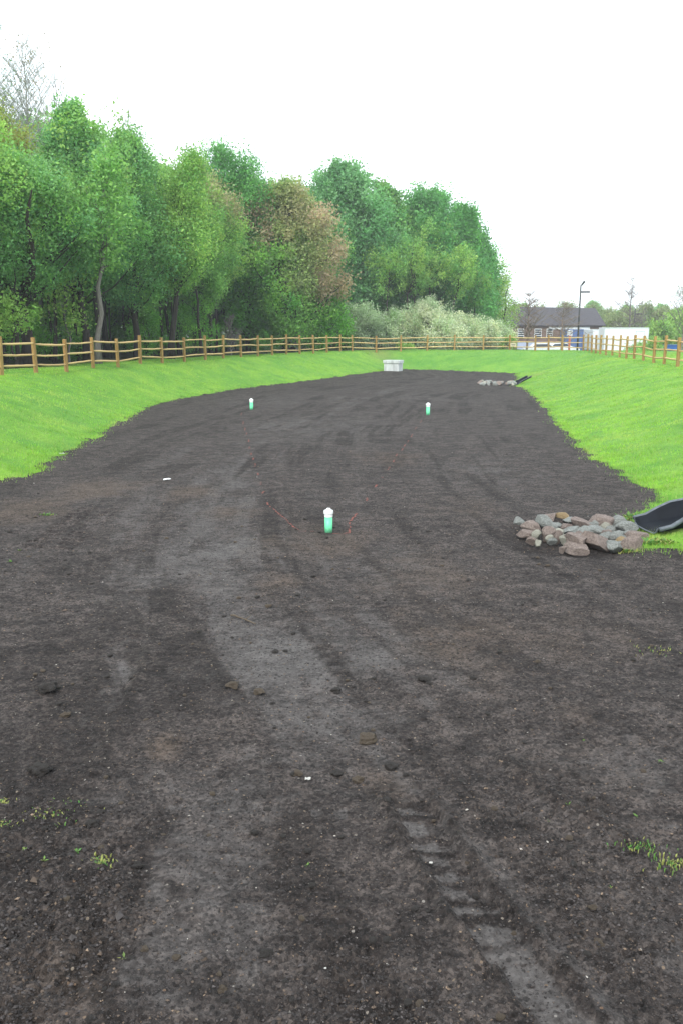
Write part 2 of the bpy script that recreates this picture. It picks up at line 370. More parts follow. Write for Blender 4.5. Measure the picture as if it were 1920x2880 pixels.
def soil_fields(x, y):
    damp = np.zeros(x.shape)
    dry = np.zeros(x.shape); tan = np.zeros(x.shape); z = np.zeros(x.shape)
    wob = (fbm(x*1.6, y*1.6, 31, 3)-.5)*.6+(fbm(x*5, y*5, 32, 4)-.5)*.42
    for px, py, rx, ry, a in DRYB:
        cx, cy = G(px, py); q = np.hypot((x-cx)/rx, (y-cy)/ry); dry = np.maximum(dry, a*np.exp(-q*q)*sstep(.3, .68, fbm(x*2.6, y*1.6, 58, 4)+.12))
    for pts, wd, a in LANES:
        d, s, p = pdist(x, y, pts)
        edge = wd*.5
        brk = .35+.65*sstep(.32, .62, fbm(x*2.2+s*3, y*1.1, 57, 4))
        dry = np.maximum(dry, .9*a*(1-sstep(edge*.1, edge*1.5, d+wob*min(1, wd*1.6)))*brk)
        z -= .012*a*(1-sstep(edge*.6, edge, d))
    # long wheel streaks following the direction of travel
    sx = x-np.interp(y, CVY, CVX); stre = fbm(sx*2.6+7, y*.16, 61, 4); stre2 = fbm(sx*7+3, y*.5, 62, 3)
    win = np.exp(-(sx/2.6)**2)*(1-.4*sstep(30, 60, y))
    dry = np.maximum(dry, win*.66*sstep(.46, .72, stre+.5*(stre2-.5))*(.35+.65*sstep(.35, .6, fbm(x*1.1, y*.8, 63, 4))))
    damp = np.maximum(damp, .85*(1-sstep(.32, .5, stre+.5*(stre2-.5)))*sstep(.35, .6, fbm(x*.9+5, y*.6, 64, 4)))
    # broad compacted band at lower left with a crisp left edge, ribbed by tread
    d, s, p = pdist(x, y, T_bl); w_l = -.34+.03*np.sin(p*9)
    ins_ = sstep(w_l-.02, w_l+.03, s)*(1-sstep(.2, .5, s))*(d < .6)*sstep(.0, .25, p)*(1-sstep(1.2, 2.4, p))
    rib = .65+.35*sstep(.35, .55, np.abs(((p+s*.12)/.17+(fbm(x*4, y*4, 46, 2)-.5)) % 1-.5)*2)
    dry = np.maximum(dry, ins_*.55*rib*(.45+fbm(x*3.5, y*3.5, 47, 3))); damp = np.maximum(damp, .9*np.exp(-((s-w_l+.05)/.05)**2)*(d < .7)*(p > .05)*(p < 1.6))
    d, s, p = pdist(x, y, T_row); blob = (np.abs(s) < .035+.02*np.sin(p*37))*(np.abs((p/.13+(fbm(x*5, y*5, 48, 2)-.5)) % 1-.5) < .33)
    dry = np.maximum(dry, blob*.75); z -= .012*blob
    # lugged tyre track at lower right
    d, s, p = pdist(x, y, T_lug); d = d+(fbm(x*11, y*11, 44, 3)-.5)*.09
    ph = ((p+s*.25+(fbm(x*5, y*5, 45, 3)-.5)*.2)/.15*(1)) % 1; smooth_ = 1-sstep(.45, .8, p)
    lug = np.maximum(sstep(.0, .12, ph)*(1-sstep(.62, .78, ph)), smooth_*sstep(.0, .06, ph))
    on = (1-sstep(.095, .125, d))*(p > .02)*(1-sstep(1.75, 1.95, p)); side_ = np.where(p > .8, .35+.65*(s < .02), 1)
    dry = np.where(on > .3, np.clip(on*lug*side_*(.5+.9*fbm(x*7, y*7, 77, 4)), 0, 1.1), dry)
    damp = np.maximum(damp, np.maximum(on*(1-lug)*.55*fbm(x*9, y*9, 78, 2)*3.2, .9*np.exp(-((d-.15)/.03)**2)*(p > .02)*(p < 1.9)*(.3+fbm(x*9, y*9, 49, 2))))
    z -= on*(.016*lug+.008)+on*(1-lug)*.012; z += .035*np.exp(-((d-.165)/.035)**2)*(.2+1.4*fbm(x*12, y*12, 41, 2))*(p < 1.9)
    # loose ridge right of the track
    d, s, p = pdist(x, y, T_ridge); q = np.exp(-(d/.07)**2); z += .03*q*(.3+1.3*fbm(x*10, y*10, 42, 3)); damp = np.maximum(damp, q*.85)
    d, s, p = pdist(x, y, T_left); damp = np.maximum(damp, .8*np.exp(-((s-.17)/.06)**2)*(d < .4))
    d, s, p = pdist(x, y, T_left)
    z += .018*np.exp(-((s-.17)/.05)**2)*(d < .3)
    # tread marks in the left middle distance
    tx, ty = G(215, 1480); k = (np.abs(x-tx) < .42) & (np.abs(y-ty) < 1.3)
    z -= .03*k*(np.abs((y/.22+x*.8) % 1-.5) < .24)*(np.abs(np.abs(x-tx)-.2) < .15)
    for (px, py, r, a) in ((270, 1378, .8, 1), (525, 1385, .5, 1), (650, 1440, .5, .8), (760, 1640, .35, .7), (1240, 1620, .9, .6), (1100, 1290, 1.0, .6), (470, 2105, .14, 1.0),
                           (900, 1520, 1.0, .6), (1300, 1800, .8, .6), (1590, 1790, .7, .5), (80, 1435, .8, .9), (1300, 1430, 1.0, .4), (1080, 2210, .2, .6), (1640, 2100, .6, .35), (150, 2780, .3, .5), (1290, 1045, 1.5, .4)):
        cx, cy = G(px, py); q = np.hypot((x-cx)/r, (y-cy)/(r*1.4)); tan = np.maximum(tan, a*np.exp(-q*q)*(.5+fbm(x*4, y*4, 91, 3)))
    rough = .35+.9*fbm(x*.9, y*.9, 15, 3)
    # loose, clumpy soil: lower left corner and beside the track
    lx, ly = G(120, 2560); loose = (1-sstep(-1.2, -.95, x-.06*(y-3)+.12*np.sin(y*5)))*(1-sstep(3.9, 4.9, y))*1.0
    rx, ry = G(1500, 2450); loose = np.maximum(loose, .8*np.exp(-(((x-rx-.35)/.5)**2+((y-ry)/.8)**2)))
    loose = np.maximum(loose, .7*np.exp(-(((x-.0)/.5)**2+((y-3.0)/.35)**2)))
    dry = dry*(1-.8*loose)
    amp = (.35+.65*rough)*(1-.6*np.clip(dry, 0, 1))+1.3*loose
    hi = 1-sstep(5, 22, y)
    n1 = fbm(x*9, y*9, 5, 4)-.5; n2 = np.abs(fbm(x*26, y*26, 6, 3)-.5)*2; n3 = fbm(x*1.2, y*1.2, 8, 3)-.5
    cx, cy = G(1610, 1512); q = np.hypot((x-cx)/1.15, (y-cy)/1.0); pit = 1-sstep(.75, 1.1, q+.3*(fbm(x*4, y*4, 79, 2)-.5)); damp = np.maximum(damp, pit*.9); z -= .06*pit  # shallow pit under the rocks; soil darkened as painted shade in their gaps
    dry = dry*(1-damp*.8); DAMP_SHADE[0] = np.clip(damp, 0, 1)
    z += n3*.05+n1*.03*amp*(.4+.6*hi)-n2*.028*amp*hi+.006
    return z, np.clip(dry, 0, 1.2), np.clip(tan, 0, 1), loose
def soil_h(x, y):
    x = np.atleast_1d(np.asarray(x, float)); y = np.atleast_1d(np.asarray(y, float))
    return float((HT(x, y)+soil_fields(x, y)[0])[0])
def gh(x, y): return float(HT(np.array([x]), np.array([y]))[0])

YS = [1.6]
while YS[-1] < 125: YS.append(YS[-1]*1.0042+.0006)
YS = np.array(YS); NU = 560; us = np.linspace(-1, 1, NU)
us = us*(.45+.55*us*us)
U, YY = np.meshgrid(us, YS); XX = U*(YY*.8+3.2)
sd_ = sdist(XX, YY); base = HT(XX, YY); zs, dryf, tanf, loosef = soil_fields(XX, YY); damp_shadef = DAMP_SHADE[0]
isoil = (sd_+jag(XX, YY)*sstep(2, 12, YY)) < 0
fade = sstep(0, .35, -sd_)*.85+.15
Z = base+np.where(sd_ < .3, zs*fade, 0)
gn = sstep(0, .3, sd_)
Z = Z+gn*((fbm(XX*3, YY*3, 21, 3)-.5)*.05)
V = np.stack([XX, YY, Z], -1).reshape(-1, 3)
nr, nc = XX.shape
idx = np.arange(nr*nc).reshape(nr, nc)
F = np.stack([idx[:-1, :-1], idx[:-1, 1:], idx[1:, 1:], idx[1:, :-1]], -1).reshape(-1, 4)
cell = (isoil[:-1, :-1].astype(int)+isoil[:-1, 1:]+isoil[1:, 1:]+isoil[1:, :-1]).reshape(-1) >= 2
def submesh(name, F, smooth=True, extra={}):
    used = np.unique(F); mp_ = np.zeros(len(V), np.int32); mp_[used] = np.arange(len(used))
    return mesh_np(name, V[used], [mp_[F]], None, smooth, {k: v.reshape(-1)[used] for k, v in extra.items()})
tag(obj('soil', submesh('soil', F[cell], True, {'dry': dryf, 'tan': tanf, 'damp': damp_shadef}), M_soil), 'bare dark topsoil bed of the basin with tyre tracks', 'soil', kind='structure')
# fence lines (world)
left_posts = [(-11.9, 16.8), (-11.9, 19.2), (-11.9, 21.7), (-11.8, 24.1), (-11.75, 26.6)] + [at(px, 1000, Y)[:2] for px, Y in
    ((2, 29), (98, 31.4), (185, 33.8), (261, 36.1), (331, 38.4), (395, 40.6), (456, 42.8), (519, 44.9), (578, 47), (629, 49.1), (678, 51.2), (726, 53.3), (766, 55.4), (806, 57.5), (843, 59.5), (881, 61.5), (919, 63.5), (956, 65.5), (990, 67.4))]
far_posts = [left_posts[-1]] + [at(px, 990, Y)[:2] for px, Y in ((1057, 69), (1126, 70.3), (1200, 71.5), (1276, 72.3), (1357, 73), (1431, 73.3), (1503, 70.6), (1540, 71.5), (1579, 70.3), (1638, 68.4))]
right_posts = [far_posts[-1]] + [at(px, 1000, Y)[:2] for px, Y in ((1650, 66), (1661, 63.6), (1673, 61.2), (1686, 58.8), (1702, 56.4), (1720, 54), (1741, 51.6), (1760, 49.2), (1782, 46.8), (1808, 44.3), (1838, 41.9), (1868, 39.4), (1906, 37))] + [(14.55, 34.5), (14.3, 32.1), (14.1, 29.7), (13.9, 27.3)]
fl = [tuple(p) for p in left_posts+far_posts[1:7]]
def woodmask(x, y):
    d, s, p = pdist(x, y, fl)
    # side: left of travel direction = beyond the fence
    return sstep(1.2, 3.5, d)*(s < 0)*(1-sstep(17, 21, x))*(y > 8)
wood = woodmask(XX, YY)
strawf = np.zeros_like(XX)
for px, py, r, a in ((1064, 1027, 1.2, .5), (1035, 1020, 1.0, .3), (1500, 1055, .7, .6), (1560, 1010, 3, .12)):
    z0 = -.9; cx, cy = G(px, py, z0); strawf = np.maximum(strawf, a*np.exp(-((XX-cx)**2+((YY-cy)*.5)**2)/r**2))
deep_green = .35*sstep(57, 66, YY+.0*XX)*sstep(1, 5, XX)+.3*sstep(.5, .7, fbm(XX*.22, YY*.12, 66, 3))  # darker, bluer green on the far bank, plus scattered patches
grd = submesh('ground', F[~cell], True, {'wood': wood, 'straw': strawf, 'deep_green': deep_green})
# coarse remainder to the horizon, joined into the same object
gx = np.unique(np.concatenate([np.linspace(-40, 40, 81), np.linspace(-160, 160, 65), [-2400, -1600, -1000, -600, -300, 300, 600, 1000, 1600, 2400]]))
gy = np.unique(np.concatenate([np.linspace(-30, 130, 161), np.linspace(130, 300, 35), [-800, -400, -200, -100, -60, 400, 600, 1000, 1700, 2400]]))
CX, CY = np.meshgrid(gx, gy); CZ = HT(CX, CY)-.04
ci = np.arange(CX.size).reshape(CX.shape)
CF = np.stack([ci[:-1, :-1], ci[:-1, 1:], ci[1:, 1:], ci[1:, :-1]], -1).reshape(-1, 4)
ins = ((np.abs(CX) < CY*.8+3.0) & (CY > 1.8) & (CY < 124)).reshape(-1)
keep = ~(ins[CF].all(1))
CF = CF[keep]; csoil = (sdist(CX, CY) < 0).reshape(-1)
cs = csoil[CF].all(1)
def sub2(name, F, mat, ex):
    used = np.unique(F); mp_ = np.zeros(CX.size, np.int32); mp_[used] = np.arange(len(used)); VV = np.stack([CX, CY, CZ], -1).reshape(-1, 3)
    return mesh_np(name, VV[used], [mp_[F]], None, True, {k: v.reshape(-1)[used] for k, v in ex.items()})
tag(obj('ground', grd, M_grass), 'bright green grassed banks and lawn around the soil bed', 'grass', kind='structure')
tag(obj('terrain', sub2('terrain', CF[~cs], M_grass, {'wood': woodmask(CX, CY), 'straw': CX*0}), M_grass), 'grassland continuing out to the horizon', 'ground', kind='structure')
tag(obj('soil', sub2('soil', CF[cs], M_soil, {'dry': CX*0+.2, 'tan': CX*0+.2}), M_soil), 'bare soil continuing beside the viewpoint', 'soil', kind='structure')

# ------------------------------------------------------------ grass blades (stuff)
def blades(name, x, y, h, wdt, col, label):
    n = len(x); z = HT(x, y)-.01
    a = rng.uniform(0, 2*np.pi, n); ln = rng.uniform(.1, .7, n)*h
    b = rng.uniform(0, 2*np.pi, n)
    p0 = np.stack([x-np.cos(a)*wdt/2, y-np.sin(a)*wdt/2, z], -1); p1 = np.stack([x+np.cos(a)*wdt/2, y+np.sin(a)*wdt/2, z], -1)
    p2 = np.stack([x+np.cos(b)*ln, y+np.sin(b)*ln, z+h], -1)
    VV = np.stack([p0, p1, p2], 1).reshape(-1, 3); FF = np.arange(3*n).reshape(-1, 3)
    me = mesh_np(name, VV, [FF], np.repeat(col, 3, 0))
    return tag(obj(name, me, M_blade), label, 'grass', kind='stuff')
N = 900000
yy = 9.5*np.exp(rng.uniform(0, math.log(80/9.5), N)); uu = rng.uniform(-1, 1, N); xx = uu*(yy*.46+1.2)
sdd = sdist(xx, yy)+jag(xx, yy)*sstep(2, 12, yy)
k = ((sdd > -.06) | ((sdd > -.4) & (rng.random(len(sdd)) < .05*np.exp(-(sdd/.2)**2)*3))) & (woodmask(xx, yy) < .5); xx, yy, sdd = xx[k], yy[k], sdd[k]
k = (rng.random(len(xx)) < np.where(sdd < .5, 1, .62)); xx, yy, sdd = xx[k], yy[k], sdd[k]
n = len(xx); f1 = fbm(xx*1.2, yy*1.2, 70, 3); f2 = fbm(xx*.3, yy*.3, 71, 2); r = rng.random(n)
ca = np.array([.24, .47, .05]); cb = np.array([.11, .32, .06]); cc = np.array([.37, .55, .10]); cd = np.array([.42, .40, .20])
t = np.clip(np.clip((f1-.42)*3+(f2-.5)*2, 0, 1)*.75+.4*sstep(57, 66, yy)*sstep(1, 5, xx), 0, 1)[:, None]
col = ca*(1-t)+cb*t; q = (r > .6)[:, None]; col = np.where(q, col*.45+cc*.55, col); col = np.where((r > .955)[:, None], cd, col)
f5 = fbm(xx*3.1, yy*3.1, 73, 4)[:, None]; f6 = fbm(xx*.9+9, yy*.9, 74, 4)[:, None]
col = col*(.62+.76*f5)*(1.0+.2*(f6-.5))
yl = np.clip((f6-.56)*7, 0, 1)*.55; col = col*(1-yl)+np.array([.40, .50, .14])*yl
col = col*rng.uniform(.75, 1.25, (n, 1))
blades('grass', xx, yy, rng.uniform(.025, .065, n)*(1+.25*(sdd < .25)), np.maximum(.006, .00042*yy*1.6), col, 'short bright green turf on the banks')

# soil crumbs (stuff)
N = 260000
yy = 2.3*np.exp(rng.uniform(0, math.log(20/2.3), N)); xx = rng.uniform(-1, 1, N)*(yy*.46+.5)
zz, dd, tt, ll = soil_fields(xx, yy)
k = (sdist(xx, yy) < -.1) & (rng.random(N) < (.55+.45*ll)*(1-.45*np.clip(dd, 0, 1))*(.3+fbm(xx*2.5, yy*2.5, 88, 3)*1.2)); xx, yy, zz, ll = xx[k], yy[k], zz[k], ll[k]
zz = zz+HT(xx, yy); n = len(xx)
sz = (.0022+.0036*rng.random(n)**3*(1+1.1*ll))*(.7+.28*yy**.75*.5)
big_ = rng.random(n) > .997; sz = np.where(big_, sz*2.0, sz)
oc = np.array([(1, 0, 0), (-1, 0, 0), (0, 1, 0), (0, -1, 0), (0, 0, 1), (0, 0, -1)], float)
VV = oc[None]*sz[:, None, None]*rng.uniform(.55, 1.5, (n, 6, 1))
a = rng.uniform(0, 6.28, n); ca_, sa_ = np.cos(a)[:, None], np.sin(a)[:, None]
x2 = VV[..., 0]*ca_*1.4-VV[..., 1]*sa_; y2 = VV[..., 0]*sa_*1.4+VV[..., 1]*ca_
VV = np.stack([x2+xx[:, None], y2+yy[:, None], VV[..., 2]*.8+(zz+sz*.25)[:, None]], -1).reshape(-1, 3)
of = np.array([(0, 2, 4), (2, 1, 4), (1, 3, 4), (3, 0, 4), (2, 0, 5), (1, 2, 5), (3, 1, 5), (0, 3, 5)])
FF = (of[None]+(np.arange(n)*6)[:, None, None]).reshape(-1, 3)
r = rng.random(n); v = rng.uniform(.5, 1.5, (n, 1))
col = np.array([.042, .037, .036])*v*rng.uniform(.5, 1.5, (n, 1))
col = np.where((r > .88)[:, None], np.array([.085, .064, .05])*v, col); col = np.where((r > .975)[:, None], np.array([.17, .125, .09])*v, col); col = np.where((r > .997)[:, None], np.array([.30, .28, .25])*v, col)
tag(obj('soil_crumbs', mesh_np('soil_crumbs', VV, [FF], np.repeat(col, 6, 0)), M_crumb), 'loose crumbs, grit and wood bits on the soil', 'soil crumbs', kind='stuff')

# ------------------------------------------------------------ fences
def fence(pts, name, label, first=0, lastpost=True):
    root = empty(name, (pts[0][0], pts[0][1], gh(*pts[0])), 0, label, 'fence')
    ox = Vector(root.location)
    def loc(p, z): return Vector((p[0], p[1], gh(*p)+z))-ox
    for i, p in enumerate(pts):
        if i < first: continue
        h = 1.27+R.uniform(-.04, .04); w_ = .118; b = MB()
        q = loc(p, 0); th = R.uniform(-.2, .2)
        if i+1 < len(pts): th += math.atan2(pts[i+1][1]-p[1], pts[i+1][0]-p[0])
        b.box((q.x, q.y, q.z+h/2-.15), (w_, w_*1.1, h+.3), th, (R.uniform(-.02, .02), R.uniform(-.02, .02)), .94)
        b.build('post', M_post, root, bevel=.012)
    for i in range(len(pts)-1):
        a, c = pts[i], pts[i+1]; d = Vector((c[0]-a[0], c[1]-a[1], 0)); L_ = d.length; d.normalize(); nrm = Vector((-d.y, d.x, 0))
        for hz in (.30, .68, 1.06):
            b = MB(); p0 = loc(a, hz+R.uniform(-.035, .035))+d*.02; p1 = loc(c, hz+R.uniform(-.035, .035))-d*.02
            off = R.uniform(-.02, .02); s_ = R.uniform(.034, .045); pts_ = []; rr = []
            bow = Vector((0, 0, R.uniform(-.03, .02)))
            for j in range(8):
                t = j/7; pts_.append(p0.lerp(p1, t)+nrm*off+bow*math.sin(t*math.pi)+Vector((0, 0, R.uniform(-.006, .006)))); rr.append(s_*(.45 if j in (0, 7) else 1)*R.uniform(.88, 1.1))
            b.tube(pts_, rr, 5); b.build('rail', M_rail, root)
    return root
fence(left_posts, 'split_rail_fence', 'three-rail timber fence running along the woods on the left bank')
fence(far_posts, 'split_rail_fence', 'three-rail timber fence across the far end of the basin, before pale shrubs and building', 1)
fence(right_posts, 'split_rail_fence', 'three-rail timber fence climbing along the right bank in front of the white trailer', 1)

# ------------------------------------------------------------ cleanout pipes
def pipe(px, py, s, hh, label, tilt=0):
    x, y = G(px, py); z = soil_h(x, y)
    r = empty('cleanout_pipe', (x, y, z-.02), R.uniform(0, 3), label, 'pipe', 'green and white cleanout pipes standing in the soil')
    r.rotation_euler[1] = tilt; b = MB(); q = .054*s
    b.lathe([(q, -.1), (q, hh-.1*s)], 28).build('pipe_body', M_green, r, True)
    b = MB(); a = hh-.105*s
    b.lathe([(q*1.06, a), (q*1.08, a+.045*s), (q*1.08, a+.046*s)], 28).build('adapter', M_white, r)
    b = MB(); a += .046*s
    cap = b.lathe([(q*1.22, a), (q*1.24, a+.01*s), (q*1.22, a+.036*s), (q*1.1, a+.046*s), (q*.62, a+.05*s)], 28).build('cap', M_white, r)
    MB().box((0, 0, a+.062*s), (.05*s, .05*s, .026*s), .4, (0, 0), .92).build('plug', M_white, cap, bevel=.004)
    return r
pipe(924, 1497, 1.0, .345, 'nearest green pipe with white cap and square plug, beside the red paint outline')
pipe(708, 1152, 1.15, .41, 'far green pipe with white cap near the left grass bank')
pipe(1202, 1168, 1.15, .42, 'far green pipe with white cap on the right half of the bed')

# mound of soil at the near pipe
def clodmesh(name, seed, sub=3, ang=.25, flat=.7):
    import bmesh
    bm = bmesh.new(); bmesh.ops.create_icosphere(bm, subdivisions=sub, radius=1)
    rr = random.Random(seed); off = Vector((rr.uniform(-9, 9), rr.uniform(-9, 9), rr.uniform(-9, 9)))
    from mathutils import noise
    for v in bm.verts:
        p = v.co.copy(); k = 1+ang*noise.noise(p*1.3+off)*1.6+.14*noise.noise(p*3.5+off)+.07*noise.noise(p*8+off)
        v.co = Vector((p.x*k, p.y*k, p.z*k*flat))
    me = bpy.data.meshes.new(name); bm.to_mesh(me); bm.free(); return me
def rockmesh(name, seed):
    import bmesh
    rr = random.Random(seed); bm = bmesh.new(); bmesh.ops.create_icosphere(bm, subdivisions=4, radius=1)
    planes = []
    for i in range(9):
        n_ = Vector((rr.gauss(0, 1), rr.gauss(0, 1), rr.gauss(0, 1))).normalized(); planes.append((n_, rr.uniform(.42, .78)))
    from mathutils import noise
    off = Vector((rr.uniform(-9, 9), rr.uniform(-9, 9), 0))
    for v in bm.verts:
        for n_, d in planes:
            k = v.co.dot(n_)
            if k > d: v.co -= n_*(k-d)
        v.co *= 1+.07*noise.noise(v.co*3+off)+.04*noise.noise(v.co*9+off)
    me = bpy.data.meshes.new(name); bm.to_mesh(me); bm.free(); return me

# paint marks on the soil
def paint(px_pts, width, label, seed):
    rr = random.Random(seed); pts = [Vector((*G(*p), 0)) for p in px_pts]; b = MB(); root = None
    vs = []; fs = []
    tot = 0
    for i in range(len(pts)-1):
        d = pts[i+1]-pts[i]; L_ = d.length; d.normalize(); n_ = Vector((-d.y, d.x, 0)); m_ = max(2, int(L_/.05))
        for j in range(m_+1):
            p = pts[i]+d*(L_*j/m_); wj = width*rr.uniform(.12, .38); o = rr.uniform(-.25, .25)*width
            for sgn in (-1, 1):
                q = p+n_*(sgn*wj+o); vs.append((q.x, q.y, 0))
            if j and rr.random() > .3:
                k = len(vs); fs.append((k-4, k-3, k-1, k-2))
    xs = np.array([v[0] for v in vs]); ys = np.array([v[1] for v in vs]); zz = HT(xs, ys)+soil_fields(xs, ys)[0]
    b.add([(v[0], v[1], z_+.007) for v, z_ in zip(vs, zz)], fs)
    o = b.build('paint_mark', M_paint)
    return tag(o, label, 'paint mark', 'red survey paint on the soil')
paint([(970, 1500), (982, 1502)], .045, 'short red paint stroke at the right corner of the marked outline', 1)
paint([(982, 1500), (984, 1470), (1003, 1445)], .045, 'red paint line running up from the right corner of the outline', 2)
paint([(935, 1502), (972, 1503)], .03, 'red paint line just right of the nearest pipe', 3)
paint([(830, 1497), (905, 1498)], .035, 'red paint line just left of the nearest pipe', 4)
paint([(750, 1415), (790, 1452), (838, 1493)], .04, 'slanting red paint line up the left side of the outline', 5)
for i, (px, py) in enumerate(((741, 1390), (735, 1365), (727, 1337), (718, 1312), (713, 1295), (707, 1280), (703, 1265), (700, 1245), (694, 1225), (690, 1212), (685, 1195), (680, 1170))):
    paint([(px-1, py), (px, py-8)], .05, 'small red paint dot in the row leading to the far left pipe', 20+i)
for i, (px, py) in enumerate(((1029, 1408), (1055, 1372), (1073, 1346), (1091, 1321), (1105, 1299), (1113, 1285), (1128, 1269), (1135, 1258), (1144, 1246), (1155, 1230), (1166, 1210), (1180, 1190))):
    paint([(px, py), (px+4, py-8)], .05, 'small red paint dot in the row leading to the far right pipe', 50+i)

# ------------------------------------------------------------ concrete box
p = G(1106, 1044); zb = BED-.05
root = empty('concrete_box', (p[0], p[1]+.5, zb), math.radians(-24), 'pale concrete drain box with a slab lid at the far end of the soil bed', 'drain box')
b = MB(); b.box((0, 0, .30), (1.15, .85, .62)); b.build('box_body', M_conc, root, bevel=.02)
b = MB(); b.box((0, 0, .72), (1.26, .96, .22)); b.build('lid', M_conc, root, bevel=.02)

# ------------------------------------------------------------ chutes
def chute(origin, ang, length, rise, label, s=1.0, prof=None):
    root = empty('drainage_chute', origin, ang, label, 'chute', 'black plastic drainage chutes on the right bank')
    n_ = 14; ins, lipL, lipR = [], [], []
    b = MB(); rows = []
    for i in range(n_+1):
        t = i/n_; x = t*length; z = rise(t)
        wd = s*(.31-.05*sst(.0, .5, t)); h = s*(.09+.13*sst(.04, .22, t))
        rows.append([(x, -wd-.07*s, z+h), (x, -wd-.03*s, z+h+.008), (x, -wd, z+.04*s), (x, -wd*.75, z+.006), (x, 0, z), (x, wd*.75, z+.006), (x, wd, z+.04*s), (x, wd+.03*s, z+h+.008), (x, wd+.07*s, z+h)])
    m_ = len(rows[0]); vs = [v for r_ in rows for v in r_]
    fs = [(i*m_+j, i*m_+j+1, (i+1)*m_+j+1, (i+1)*m_+j) for i in range(n_) for j in range(m_-1)]
    b.add(vs, fs); o = b.build('channel', M_black, root, True)
    md = o.modifiers.new('thick', 'SOLIDIFY'); md.thickness = .012
    for j, nm in ((0, 'rim'), (8, 'rim')):
        b = MB(); b.tube([Vector(r_[j])+Vector((0, 0, .004)) for r_ in rows], [.032*s]*len(rows), 8); b.build(nm, M_lip, root, True)
    b = MB(); b.tube([Vector(v)+Vector((-.003, 0, .002)) for v in rows[0][1:8]], [.012*s]*7, 6); b.build('mouth_edge', M_lip, root, True)
    return root
def sst(a, b, x):
    t = min(1, max(0, (x-a)/(b-a))); return t*t*(3-2*t)
chute((4.17, 11.42, BED+.05), math.radians(7), 2.4, lambda t: .38*t+.5*sst(.25, 1, t)*.6, 'black drainage chute with grey rims emptying onto the near rock pile', 1.0)
x1, y1 = G(1449, 1084)
chute((x1, y1+.1, BED+.03), math.radians(40), 1.15, lambda t: .33*t, 'small distant black drainage chute beside the far rocks', .5)

# ------------------------------------------------------------ rocks
rk = [(225, 245, 90, 55, 'grey'), (325, 290, 150, 130, 'brown'), (430, 250, 140, 90, 'grey'), (465, 212, 165, 85, 'brown'), (595, 212, 115, 60, 'tan'), (650, 240, 150, 55, 'grey'), (735, 270, 195, 95, 'brown'),
      (880, 237, 190, 125, 'brown'), (1030, 247, 135, 85, 'grey'), (525, 292, 80, 50, 'grey'), (605, 290, 95, 50, 'brown'), (655, 325, 125, 55, 'grey'), (765, 325, 120, 75, 'grey'), (880, 320, 140, 65, 'grey'),
      (990, 315, 115, 55, 'grey'), (1115, 310, 140, 95, 'grey'), (1195, 372, 135, 85, 'brown'), (1040, 370, 115, 75, 'grey'), (865, 410, 195, 140, 'brown'), (700, 412, 205, 130, 'brown'), (610, 400, 85, 100, 'pale'),
      (545, 380, 70, 95, 'brown'), (470, 350, 100, 95, 'brown'), (375, 360, 65, 65, 'pale'), (725, 470, 180, 55, 'brown'), (1005, 455, 115, 90, 'grey'), (1160, 447, 135, 110, 'brown'), (1080, 410, 90, 50, 'tan'),
      (590, 478, 55, 45, 'brown'), (560, 345, 100, 35, 'pale'), (920, 375, 120, 60, 'grey'), (280, 342, 120, 60, 'brown'), (800, 375, 90, 60, 'grey'), (960, 280, 90, 50, 'brown'), (1130, 365, 90, 60, 'grey'), (690, 365, 100, 50, 'grey')]
rk += [(R.uniform(300, 1180), R.uniform(250, 440), R.uniform(55, 85), R.uniform(40, 60), R.choice(['grey', 'brown', 'grey', 'pale'])) for _ in range(22)]
cw_ = {'brown': 'reddish brown', 'grey': 'grey-green', 'tan': 'tan', 'pale': 'pale'}
rocks_in = {}
for i, (cx, cy, w_, h_, c_) in enumerate(rk):
    px, py = 1380+cx/2.904, 1380+cy/2.904; S = 205.0
    wm = w_/2.904/S/2; hm = h_/2.904/S/2
    gx_, gy_ = G(px, py+h_/2.904*.35); z = BED
    o = obj('rock', rockmesh('rock', 100+i), M_rock[c_]); o.location = (gx_, gy_+wm*.4, z+hm*.45)
    o.scale = (wm*1.42, wm*1.15, max(hm*1.45, .06)); o.rotation_euler = (R.uniform(-.3, .3), R.uniform(-.3, .3), R.uniform(-.4, .4))
    size = 'large' if w_ >= 180 else ('small' if w_ < 95 else 'mid-sized')
    posx = 'left end' if cx < 480 else ('middle' if cx < 850 else 'chute end'); posy = 'back' if cy < 275 else ('front' if cy > 390 else 'centre')
    tag(o, f'{size} {cw_[c_]} rock, {posy} row, {posx} of near pile', 'rock', 'rocks piled at the mouth of the near chute')
    rocks_in.setdefault(o['label'], []).append(o)
for lab, os_ in rocks_in.items():
    if len(os_) > 1:
        os_.sort(key=lambda o: o.location.x)
        names = ['leftmost', 'second from left', 'third from left', 'fourth from left', 'fifth from left', 'sixth from left', 'seventh from left', 'eighth from left']
        for i, o in enumerate(os_): o['label'] = lab + ', ' + (names[i] if i < len(os_)-1 else 'rightmost')
base_rocks = [rockmesh('rock', 300+i) for i in range(6)]
for i in range(46):
    t = R.random(); px = 1343+t*105; py = 1080+R.uniform(-3, 5)+2*t
    x, y = G(px, py); y += R.uniform(-.3, .3); k = R.choice(['grey', 'grey', 'pale', 'brown'])
    o = bpy.data.objects.new('rock', R.choice(base_rocks).copy()); C.objects.link(o); o.data.materials.append(M_rock[k])
    s = R.uniform(.08, .16); o.location = (x, y, BED+s*.65); o.scale = (s*1.3, s, s*.9); o.rotation_euler = (R.uniform(-.5, .5), R.uniform(-.5, .5), R.uniform(0, 6))
    tag(o, {'grey': 'grey', 'pale': 'pale', 'brown': 'brown'}[k]+' rock in the small distant rock pile below the far chute', 'rock', {'grey': 'grey', 'pale': 'pale', 'brown': 'brown'}[k]+' rocks of the far pile')

